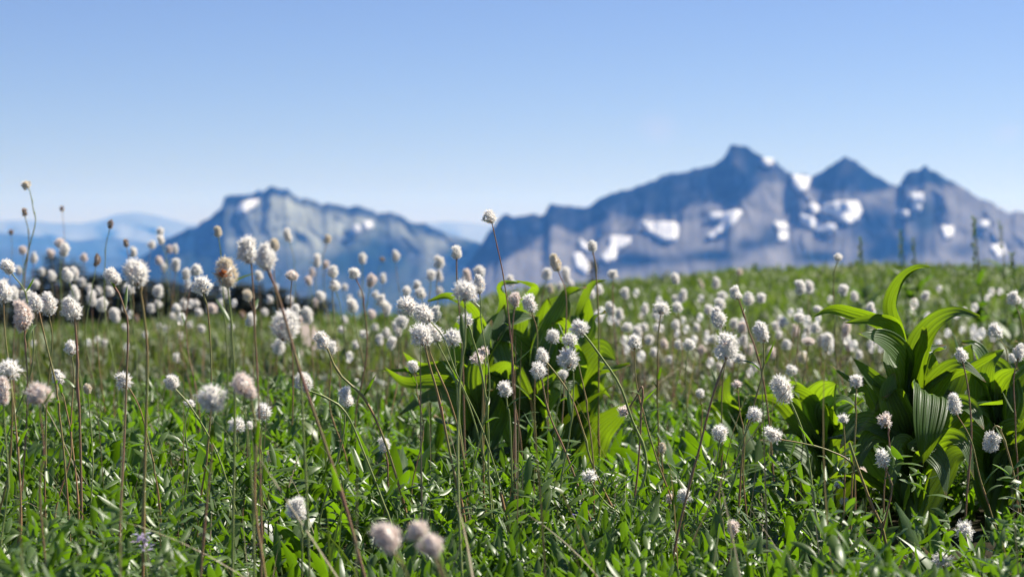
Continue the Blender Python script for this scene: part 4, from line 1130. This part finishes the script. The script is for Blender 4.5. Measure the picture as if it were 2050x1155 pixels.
 dict(x=1078, y=741, w_=30, h_=30, D=2.08, tilt=-5, path=[(1084, 756), (1100, 830), (1130, 900), (1160, 980), (1190, 1070)], stem='stem_red', label='lower of two sharp heads left of the stacked three'),
 dict(x=1127, y=749, w_=17, h_=18, D=2.5, bx=1135, label='small soft head right under the stacked three'),
 dict(x=1248, y=823, w_=22, h_=20, D=2.15, sparse=1, col_='pinkish', tilt=-60, path=[(1258, 818), (1272, 795), (1285, 775), (1283, 850), (1275, 960), (1262, 1050)], stem='stem_red', label='drooping loose pink head on a hooked stalk right of centre'),
 dict(x=1270, y=685, w_=25, h_=28, D=2.2, sparse=1, tilt=5, path=[(1271, 700), (1275, 760), (1290, 830), (1315, 920), (1350, 1020)], stem='stem_mix', label='loose white head with dark base halfway between the leafy clumps'),
 dict(x=1180, y=953, w_=27, h_=22, D=2.05, sparse=1, tilt=-18, path=[(1184, 966), (1212, 1005), (1250, 1035), (1285, 1065), (1312, 1100)], stem='stem_green', label='small loose white head low, on a stalk slanting down right'),
 dict(x=1228, y=968, w_=15, h_=16, D=2.35, label='tiny soft white head in the leaves right of the low loose one'),
 dict(x=1370, y=993, w_=25, h_=27, D=2.05, tilt=0, path=[(1371, 1008), (1368, 1060), (1352, 1130)], stem='stem_mix', label='round white head low in the leaves right of centre'),
 dict(x=1341, y=998, w_=15, h_=20, D=2.25, col_='pinkish', label='tiny pinkish head left of the round low one'),
 dict(x=1467, y=1056, w_=20, h_=27, D=1.95, sparse=1, col_='pinkish', label='lowest small loose head right of centre near the bottom'),
 dict(x=1326, y=896, w_=13, h_=22, D=2.3, col_='cream', label='tiny cream head before the low yellow leaf'),
 dict(x=1402, y=787, w_=17, h_=17, D=2.6, label='soft little head above the meadow between clumps'),
 dict(x=1441, y=867, w_=30, h_=33, D=2.05, tilt=-3, path=[(1441, 884), (1435, 930), (1420, 990), (1390, 1050), (1370, 1110)], stem='stem_green', label='round bristly white head before the small yellow green plant'),
 dict(x=1475, y=769, w_=17, h_=15, D=2.1, sparse=1, col_='pinkish', path=[(1476, 778), (1480, 830), (1490, 880), (1488, 960), (1500, 1080)], label='small pinkish head above the small yellow green plant'),
 dict(x=1455, y=694, w_=42, h_=54, D=1.85, tilt=5, path=[(1452, 722), (1425, 800), (1400, 900), (1370, 1010), (1345, 1130)], stem='stem_red', label='large white head with pink specks atop the white drift'),
 dict(x=1437, y=636, w_=28, h_=42, D=2.4, bx=1430, label='soft oval head above the large pink specked one'),
 dict(x=1473, y=586, w_=21, h_=27, D=2.5, tilt=-18, path=[(1480, 600), (1500, 660), (1520, 720), (1540, 850)], stem='stem_red', label='white head leaning left high over the drift, on a red stalk'),
 dict(x=1524, y=664, w_=26, h_=42, D=2.15, tilt=-16, path=[(1528, 684), (1528, 740), (1512, 800), (1490, 880), (1480, 1000)], stem='stem_mix', label='narrow sharp white head leaning left right of the drift'),
 dict(x=1565, y=779, w_=35, h_=56, D=2.08, tilt=-20, path=[(1582, 804), (1605, 860), (1618, 920), (1628, 1000), (1640, 1080), (1646, 1150)], stem='stem_green', r=.0013, label='long bottlebrush white head, largest sharp one on the right'),
 dict(x=1511, y=830, w_=27, h_=27, D=2.05, tilt=15, path=[(1505, 842), (1480, 900), (1470, 960), (1440, 1040)], stem='stem_green', label='round white head lower left of the bottlebrush one'),
 dict(x=1546, y=869, w_=27, h_=36, D=2.05, tilt=-55, sparse=1, path=[(1564, 880), (1610, 888), (1660, 902), (1705, 930), (1712, 1000), (1712, 1120)], stem='stem_mix', label='loose white head lying sideways on an arching stalk below the bottlebrush'),
 dict(x=1584, y=741, w_=21, h_=21, D=2.6, label='soft round head just right above the bottlebrush one'),
 dict(x=1714, y=763, w_=23, h_=25, D=2.1, tilt=-6, path=[(1716, 778), (1713, 850), (1706, 960), (1702, 1100)], stem='stem_mix', label='sharp head on a straight dark stalk before the horn leafed plant'),
 dict(x=1688, y=838, w_=19, h_=17, D=2.2, sparse=1, path=[(1689, 848), (1692, 920), (1688, 1050)], label='small white head left of the straight dark stalk'),
 dict(x=1772, y=841, w_=25, h_=25, D=2.1, sparse=1, col_='pinkish', tilt=-8, path=[(1776, 855), (1780, 900), (1770, 980), (1768, 1100)], stem='stem_red', label='pink tinged starry head before the dark leaves on the right'),
 dict(x=1767, y=917, w_=24, h_=35, D=2.05, tilt=-12, sparse=1, path=[(1773, 935), (1785, 975), (1770, 1040), (1750, 1120)], stem='stem_red', label='white head directly below the pink starry one'),
 dict(x=1728, y=951, w_=21, h_=30, D=2.45, col_='pinkish', bx=1730, label='soft pale pink head left of the two stacked starry ones'),
 dict(x=1679, y=969, w_=19, h_=15, D=2.3, sparse=1, label='small soft head low left of the stacked starry heads'),
 dict(x=1690, y=1003, w_=15, h_=15, D=2.3, label='tiny head just under the low soft one at right'),
 dict(x=1911, y=808, w_=25, h_=41, D=2.1, tilt=-8, path=[(1916, 830), (1945, 880), (1962, 950), (1985, 1030), (2010, 1110)], stem='stem_mix', label='narrow greyish white head before the right leaves, on a slanting dark stalk'),
 dict(x=1985, y=883, w_=27, h_=40, D=2.08, tilt=188, path=[(1988, 856), (1994, 853), (2004, 866), (2022, 920), (2034, 980), (2042, 1100)], stem='stem_mix', label='head hanging upside down from a hooked stalk near right edge'),
 dict(x=1924, y=710, w_=23, h_=28, D=2.2, tilt=-14, path=[(1928, 725), (1940, 790), (1945, 880), (1935, 1000)], stem='stem_red', label='white head above the right leaves on a dark red stalk'),
 dict(x=1931, y=1061, w_=35, h_=34, D=1.95, sparse=1, tilt=-14, path=[(1940, 1080), (1955, 1120), (1965, 1180)], stem='stem_green', label='starry white head low in the right corner, upper of two'),
 dict(x=1886, y=1121, w_=33, h_=31, D=1.88, sparse=1, bx=1886, label='starry white head low in the right corner, bottom one'),
 dict(x=1993, y=662, w_=25, h_=30, D=2.6, tilt=-25, label='soft white head leaning left right of the arching leaf tip'),
 dict(x=2041, y=704, w_=20, h_=34, D=2.3, label='oval head cut close to the right edge at mid height'),
 dict(x=2030, y=597, w_=25, h_=26, D=2.7, bx=2050, label='highest white head near the right edge over the green meadow'),
 dict(x=2023, y=779, w_=18, h_=19, D=2.5, label='small head at the right edge beside pale leaves'),
 dict(x=2027, y=716, w_=15, h_=18, D=2.8, label='small blurred head left of the oval one at the right edge'),
 dict(x=1678, y=515, w_=20, h_=16, D=3.2, bx=1686, label='white head right at the meadow skyline, alone before the range'),
 dict(x=1186, y=493, w_=18, h_=25, D=2.8, bx=1192, path=[(1187, 506), (1194, 545), (1200, 650), (1200, 850)], label='white oval head before the low snow patches of the range'),
 dict(x=1112, y=526, w_=19, h_=37, D=2.6, col_='cream', tilt=-18, label='long cream head leaning left before the pale foot of the range'),
]
for h in HERO: flower(**h)

REST = """103 552 20 22|135 550 24 28|147 548 20 28|120 487 20 20 p|129 500 22 26|46 501 18 17 p|68 516 16 22|101 507 15 17 p|168 516 16 18 p|267 505 18 20|304 490 16 16|321 464 15 17|322 480 18 18|339 499 13 16 p|351 498 13 19|319 522 16 18 p|328 535 14 15|352 530 18 28|373 549 20 22|393 541 26 24|258 579 23 21|450 584 22 24|496 591 24 20 c|502 640 23 25|184 597 20 30|150 587 22 32|204 609 24 26|230 631 20 30|53 593 26 28|27 587 24 28|317 583 22 24|316 609 16 15|302 617 15 17|353 617 20 18|368 609 16 20|393 607 14 15|424 618 22 20 p|398 625 15 13|345 633 14 14|273 638 12 17 b|376 569 14 15|235 560 15 16|220 583 16 18|164 565 15 16|198 582 13 16|178 576 13 14|71 569 16 16|84 544 14 15|38 542 16 18|518 552 18 20|485 631 14 15 b|209 685 12 13|353 716 16 16|320 653 11 12|333 658 11 12|360 671 12 12|404 658 14 14|442 606 13 14|463 655 13 13|380 650 11 11|290 670 11 12|250 655 12 12|
576 471 17 27|549 491 20 26 c|656 479 15 18 c|635 521 18 24|653 530 14 15 p|667 544 21 25|726 517 18 24|792 512 16 22|765 519 12 8 b|709 547 27 22|585 551 29 20 p|624 547 12 22 p|618 562 16 19 p|743 562 20 28 p|767 557 14 18|670 572 23 21|642 593 20 22|879 525 22 24|863 551 20 22|880 552 14 21|814 583 19 20|835 571 16 19|842 587 22 19|880 582 14 13|935 553 20 27 p|960 545 22 27|705 611 24 27|722 589 11 12|764 602 21 24|773 616 20 32|744 629 19 18 p|615 631 22 31|558 693 23 29|804 644 25 25|795 658 18 28|728 669 20 15|784 686 21 26|774 667 20 20|580 600 15 15|592 618 22 18|600 640 14 15 p|632 605 14 14 p|690 640 13 14|684 660 14 13|750 655 15 16|760 680 16 20|712 690 14 14|540 600 15 16|530 625 14 14|552 575 13 13|690 575 12 13|700 596 12 12|752 590 14 16|
1095 549 21 22|1133 549 18 30|1142 566 14 15|1227 549 22 17|1251 587 16 24|1198 580 19 20|1183 588 19 19|1102 578 13 18 c|1120 573 12 17|1022 562 18 20|1198 634 22 21|1222 618 20 26|1240 629 17 24|1236 645 14 15|1352 558 18 24|1403 569 9 22 c|1433 567 16 22|1480 545 14 13 c|1366 593 18 30|1352 598 14 16|1356 615 24 21|1291 618 16 22|1324 618 28 24|1312 632 13 13|1445 593 20 18|1441 609 22 22|1418 620 18 20|1498 598 22 24|1353 650 18 18|1255 655 22 18|1315 656 16 14|1275 662 18 18|
1602 575 23 26|1620 575 19 26|1688 581 22 21|1710 593 17 20|1524 597 20 20|1853 592 18 18|1744 618 21 22|1636 618 18 12|1600 636 24 18|1567 645 18 20|1553 653 18 17|1632 657 20 21|1694 660 19 29 p|1592 662 17 26 p|1617 660 16 20|1619 683 24 15 p|1657 685 24 34|1645 680 16 24|1607 716 20 22 c|1470 647 18 17|1486 656 20 22 p|1428 679 18 16|1489 681 18 22|1480 718 24 18|1559 670 17 15|1380 690 26 22|1358 690 18 18|1330 688 18 18 p|1300 680 18 18|1310 705 18 16|1290 655 15 15|1395 655 15 15|1405 700 17 17 p|1340 720 17 16|1440 735 18 17|1500 700 18 20 p|1510 735 17 18|1545 705 18 20 p|1575 690 20 20|1700 692 18 20 p|1720 710 16 18|1745 690 16 18|1460 725 16 18"""
CM = {'p': 'pinkish', 'c': 'cream', 'b': 'brown'}
for it in REST.replace('\n', '').split('|'):
    if not it.strip(): continue
    q = it.split()
    flower(float(q[0]), float(q[1]), float(q[2]), float(q[3]) * R.uniform(1.0, 1.2), col_=CM.get(q[4] if len(q) > 4 else '', 'white'), sparse=0)

# more, small and far, one by one up to three hundred
fill = []
zones_ = [((0, 480), (560, 690), 24, (10, 16)), ((480, 900), (590, 720), 24, (10, 16)), ((1200, 1780), (640, 770), 42, (12, 19))]
tot = len(FLOWERS)
for (xa, xb), (ya, yb), n, (wa, wb) in zones_:
    k = 0
    while k < n and len(FLOWERS) < 300:
        x, y = R.uniform(xa, xb), R.uniform(ya, yb)
        if any(abs(f['x'] - x) < (f['w'] + 12) * .6 and abs(f['y'] - y) < (f['h'] + 12) * .5 for f in FLOWERS): continue
        w_ = R.uniform(wa, wb)
        flower(x, y, w_, w_ * R.uniform(1.0, 1.75), col_=R.choice(['white', 'white', 'white', 'pinkish', 'cream']))
        k += 1

# labels for the rest: look first, then what is behind or beside, then the order within that small place
def zone(f):
    x, y = f['x'], f['y']
    if y < 500:
        if x < 300: return 'before the far blue hills'
        if x < 900: return 'high before the left mountain'
        return 'before the right range'
    if y < 560:
        if x < 110: return 'before the sky blue hills at far left'
        if x < 290: return 'before the tall part of the treeline'
        if x < 480: return 'before the left flank of the left mountain'
        if x < 600: return 'beside the big blurred pair'
        if x < 700: return 'low before the left mountain'
        if x < 830: return 'before the right foot of the left mountain'
        if x < 1000: return 'below the gap between the mountains'
        if x < 1300: return 'before the pale left foot of the range'
        return 'at the far edge of the green meadow'
    if y < 605:
        if x < 130: return 'below the tallest firs'
        if x < 260: return 'left of the big puffy head'
        if x < 480: return 'over the low dark treeline'
        if x < 700: return 'at the meadow edge below the left mountain'
        if x < 900: return 'left of the central leafy clump top'
        if x < 1140: return 'among the tips of the central clump'
        if x < 1300: return 'over the right leaves of the central clump'
        if x < 1500: return 'on the green meadow below the range'
        if x < 1760: return 'over the meadow left of the horn leaf'
        return 'over the meadow right of the horn leaf'
    if y < 650:
        if x < 300: return 'in the grass under the firs'
        if x < 480: return 'in the grass under the round sharp head'
        if x < 640: return 'near the thick red stalk'
        if x < 700: return 'beside the bare path'
        if x < 900: return 'left of the sharp central cluster'
        if x < 1260: return 'at the right side of the central clump'
        if x < 1400: return 'at the upper left of the white drift'
        if x < 1500: return 'at the top of the white drift'
        if x < 1660: return 'in the upper right of the white drift'
        return 'behind the horn leafed plant'
    if x < 300: return 'deep in the grass at left'
    if x < 520: return 'deep in the grass left of the red stalk'
    if x < 700: return 'in the grass right of the red stalk'
    if x < 900: return 'in the grass left of the central clump'
    if x < 1340: return 'in the left end of the white drift'
    if x < 1450: return 'in the middle of the white drift'
    if x < 1560: return 'right of the middle of the white drift'
    if x < 1680: return 'in the right end of the white drift'
    return 'close behind the horn leafed plant'
ORD = ['leftmost', 'second', 'third', 'fourth', 'fifth', 'sixth', 'seventh', 'eighth', 'ninth', 'tenth']
def cut(f):
    sz = 'tiny' if f['w'] < 14.5 else ('small' if f['w'] < 20.5 else 'medium')
    r_ = f['h'] / f['w']
    sh = 'round' if r_ < 1.16 else ('oval' if r_ < 1.5 else 'narrow')
    return sz, f['col'], sh
bk = {}
for f in FLOWERS:
    if f['label']:
        f['o']['label'] = f['label']
    else:
        bk.setdefault((zone(f), cut(f)), []).append(f)
for (z, (sz, cl, sh)), lst in bk.items():
    lst.sort(key=lambda f: f['x'])
    n = len(lst)
    for i, f in enumerate(lst):
        base = '%s %s %s head %s' % (sz, cl, sh, z)
        if n == 1: lb = 'only ' + base if len(base.split()) < 5 else base
        elif i == n - 1: lb = 'rightmost ' + base
        elif i < len(ORD): lb = (ORD[i] + ' ' if i == 0 else ORD[i] + ' from left, ') + base
        else: lb = base
        f['o']['label'] = lb
for f in FLOWERS:
    f['o']['category'] = 'flower'
    f['o']['group'] = 'white bistort flowers on the meadow'

# beyond three hundred: the far drifts as one
def low_head(seed):
    r_ = np.random.default_rng(seed); V = []; Fc = []; A = []
    for k in range(34):
        zf = 1 - 2 * (k + .5) / 34; rr = (1 - zf * zf) ** .5; an = k * 2.4
        n_ = np.array([math.cos(an) * rr, math.sin(an) * rr, zf]); t1 = np.cross(n_, [.3, .2, .9]); t1 /= np.linalg.norm(t1); t2 = np.cross(n_, t1)
        p_ = n_ * np.array([.4, .4, .55]) + [0, 0, .6]; s_ = r_.uniform(.12, .2); b = len(V)
        V += [p_ + t1 * s_, p_ + t2 * s_ + n_ * .08, p_ - t1 * s_, p_ - t2 * s_ + n_ * .08]; Fc.append((b, b + 1, b + 2, b + 3)); A += [r_.random() * .9] * 4
    b = len(V)   # stem
    for z0 in (0, -1): V += [np.array([.03, 0, z0 * 12.]), np.array([-.03, 0.02, z0 * 12.])]; A += [0.5, 0.5]
    Fc.append((b, b + 1, b + 3, b + 2))
    return np.array(V), np.array(Fc), np.array(A)
LH = [low_head(k) for k in range(4)]
xs_, ys_ = scatter(1000, 3.9, 10.0, 0.1, wid=0.34)
dens = (0.08 + 0.92 * smooth(xs_ / ys_, 0.0, 0.06)) * (1 - 0.995 * smooth(ys_, 4.8, 6.0))
dens *= np.where(ys_ > 7, 0.55 + 0.4 * fbm(xs_ * .8, ys_ * .5, 55, 2), 1)
kp = rng.random(len(xs_)) < dens
xs_, ys_ = xs_[kp], ys_[kp]
zs_ = ground_z(xs_, ys_)
Vs = []; Fs = []; As = []; Ms = []; off = 0
for i in range(len(xs_)):
    v, f, a_ = LH[i % 4]
    wsc = rng.uniform(.014, .021); hh = rng.uniform(.14, .27)
    q = v.copy() * wsc; q[-4:, 2] = [0, 0, -hh, -hh]; q[-2:, 0] += rng.normal(0, .02)
    q = q + [xs_[i], ys_[i], zs_[i] + hh]
    Vs.append(q); Fs.append(f + off); off += len(q); As.append(np.clip(a_ * .8 + rng.random() * .3, 0, 1)); m_ = np.zeros(len(f)); m_[-1] = 1; Ms.append(m_)
A = np.concatenate(As)
tag(mesh_np('flower_drift', np.concatenate(Vs), np.concatenate(Fs), [M['petal'], M['stem_mix']], uv=np.stack([A, A, A, A * 0 + 1], 1), matidx=np.concatenate(Ms)),
    'countless tiny white flower heads dotting the blurred far meadow', 'flowers', kind='stuff')

# bare stalks without heads
BARE = [([(1700, 885), (1715, 930), (1745, 1010), (1770, 1070)], 2.05, 'stem_mix', 'headless broken stalk leaning right below the horn leafed plant'),
        ([(1002, 985), (1010, 1020), (1022, 1075)], 2.05, 'stem_mix', 'short headless stalk below the central leafy clump')]
for pts, D, sm, lb in BARE:
    p3 = [P(x, y, D) for x, y in pts]
    b = p3[-1].copy(); b[2] = float(ground_z(b[0], b[1])); b[0] += .01; p3.append(b); p3 = p3[::-1]
    o = empty('bare_stalk', b); tube('stem', catmull(p3, 16), .0015, M[sm], o, 6, b)
    stem_leaf(np.array(p3[1]), 1.0, .03, o, b)
    tag(o, lb, 'stalk')

# lupines
M['lupine'] = attr_mat('blue_petal', [(0, (0.05, 0.04, 0.42)), (1, (0.20, 0.14, 0.55))], .5, .3)
M['lilac'] = attr_mat('lilac_petal', [(0, (0.42, 0.40, 0.62)), (1, (0.5, 0.4, 0.5))], .5, .3)
for (x, y, D, hgt, lb) in [(1160, 1028, 2.1, 0.014, 'small deep blue flower low in the leaves right of centre'), (287, 1090, 1.6, .010, 'faint blurred violet bud near the bottom at left'), (1288, 1046, 2.05, .006, 'tiny purple pink bud low beside the slanting stalk')]:
    tp = P(x, y, D); gz = float(ground_z(tp[0], tp[1])); b0 = np.array([tp[0] + .005, tp[1], gz]); o = empty('lupine', b0)
    tube('stem', catmull([b0, (b0 + tp) / 2 + [.003, 0, 0], tp], 10), .0009, M['stem_green'], o, 6, b0)
    nb = 26; bl = tp + rng.normal(0, 1, (nb, 3)) * np.array([.003, .003, hgt * .4])
    v, f, a_ = leaves(bl, rng.uniform(0, 6.28, nb), rng.uniform(.1, 1.2, nb), rng.uniform(0, 1.5, nb), rng.uniform(.005, .008, nb), rng.uniform(.003, .005, nb), 'ovate', K=3)
    mesh_np('flower_head', v - b0, f, M['lupine'] if D > 2.07 else M['lilac'], uv=a_, parent=o)
    tag(o, lb, 'flower')

# withered orange florets on the long cream head
M['orange'] = simple_mat('withered_orange', (0.62, 0.24, 0.08), 0.7, 0.3, noise=300, c2=(0.45, 0.16, 0.06))
fl = [f for f in FLOWERS if f['label'] and 'orange blotch' in f['label']][0]
oc = P(448, 549, fl['D']) + np.array([0, -0.0065, 0])
nb = 30; bl = oc + rng.normal(0, 1, (nb, 3)) * np.array([.0016, .0008, .0012])
v, f, a_ = leaves(bl, rng.uniform(3.6, 5.8, nb), rng.uniform(-.2, 1.2, nb), rng.uniform(0, 1.5, nb), rng.uniform(.003, .005, nb), rng.uniform(.0015, .0025, nb), 'ovate', K=3)
mesh_np('withered_florets', v - np.array(fl['o'].location), f, M['orange'], uv=a_, parent=fl['o'])
# ------------------------------------------------------------------ haze
hb_ = bpy.data.meshes.new('haze')
x0, x1, y0, y1, z0, z1 = -12500, 12500, -3500, 17500, -470.0, 330.0
vs = [(x, y, z) for x in (x0, x1) for y in (y0, y1) for z in (z0, z1)]
hb_.from_pydata(vs, [], [(0, 1, 3, 2), (4, 6, 7, 5), (0, 4, 5, 1), (2, 3, 7, 6), (0, 2, 6, 4), (1, 5, 7, 3)])
hm, N, L = new_mat('haze_air')
pv = nd(N, 'ShaderNodeVolumePrincipled')
pv.inputs['Color'].default_value = (0.11, 0.36, 1.0, 1)
pv.inputs['Absorption Color'].default_value = (1, 1, 1, 1)
pv.inputs['Density'].default_value = 0.8e-4
pv.inputs['Anisotropy'].default_value = 0.2
o_ = nd(N, 'ShaderNodeOutputMaterial'); L.new(pv.outputs[0], o_.inputs['Volume'])
hb_.materials.append(hm)
ho = bpy.data.objects.new('haze', hb_); col.objects.link(ho)
tag(ho, 'thin blue haze that softens the distant mountains', 'haze', kind='stuff')
print('FLOWERS', len(FLOWERS), 'labels', len(set(f['o']['label'] for f in FLOWERS)))
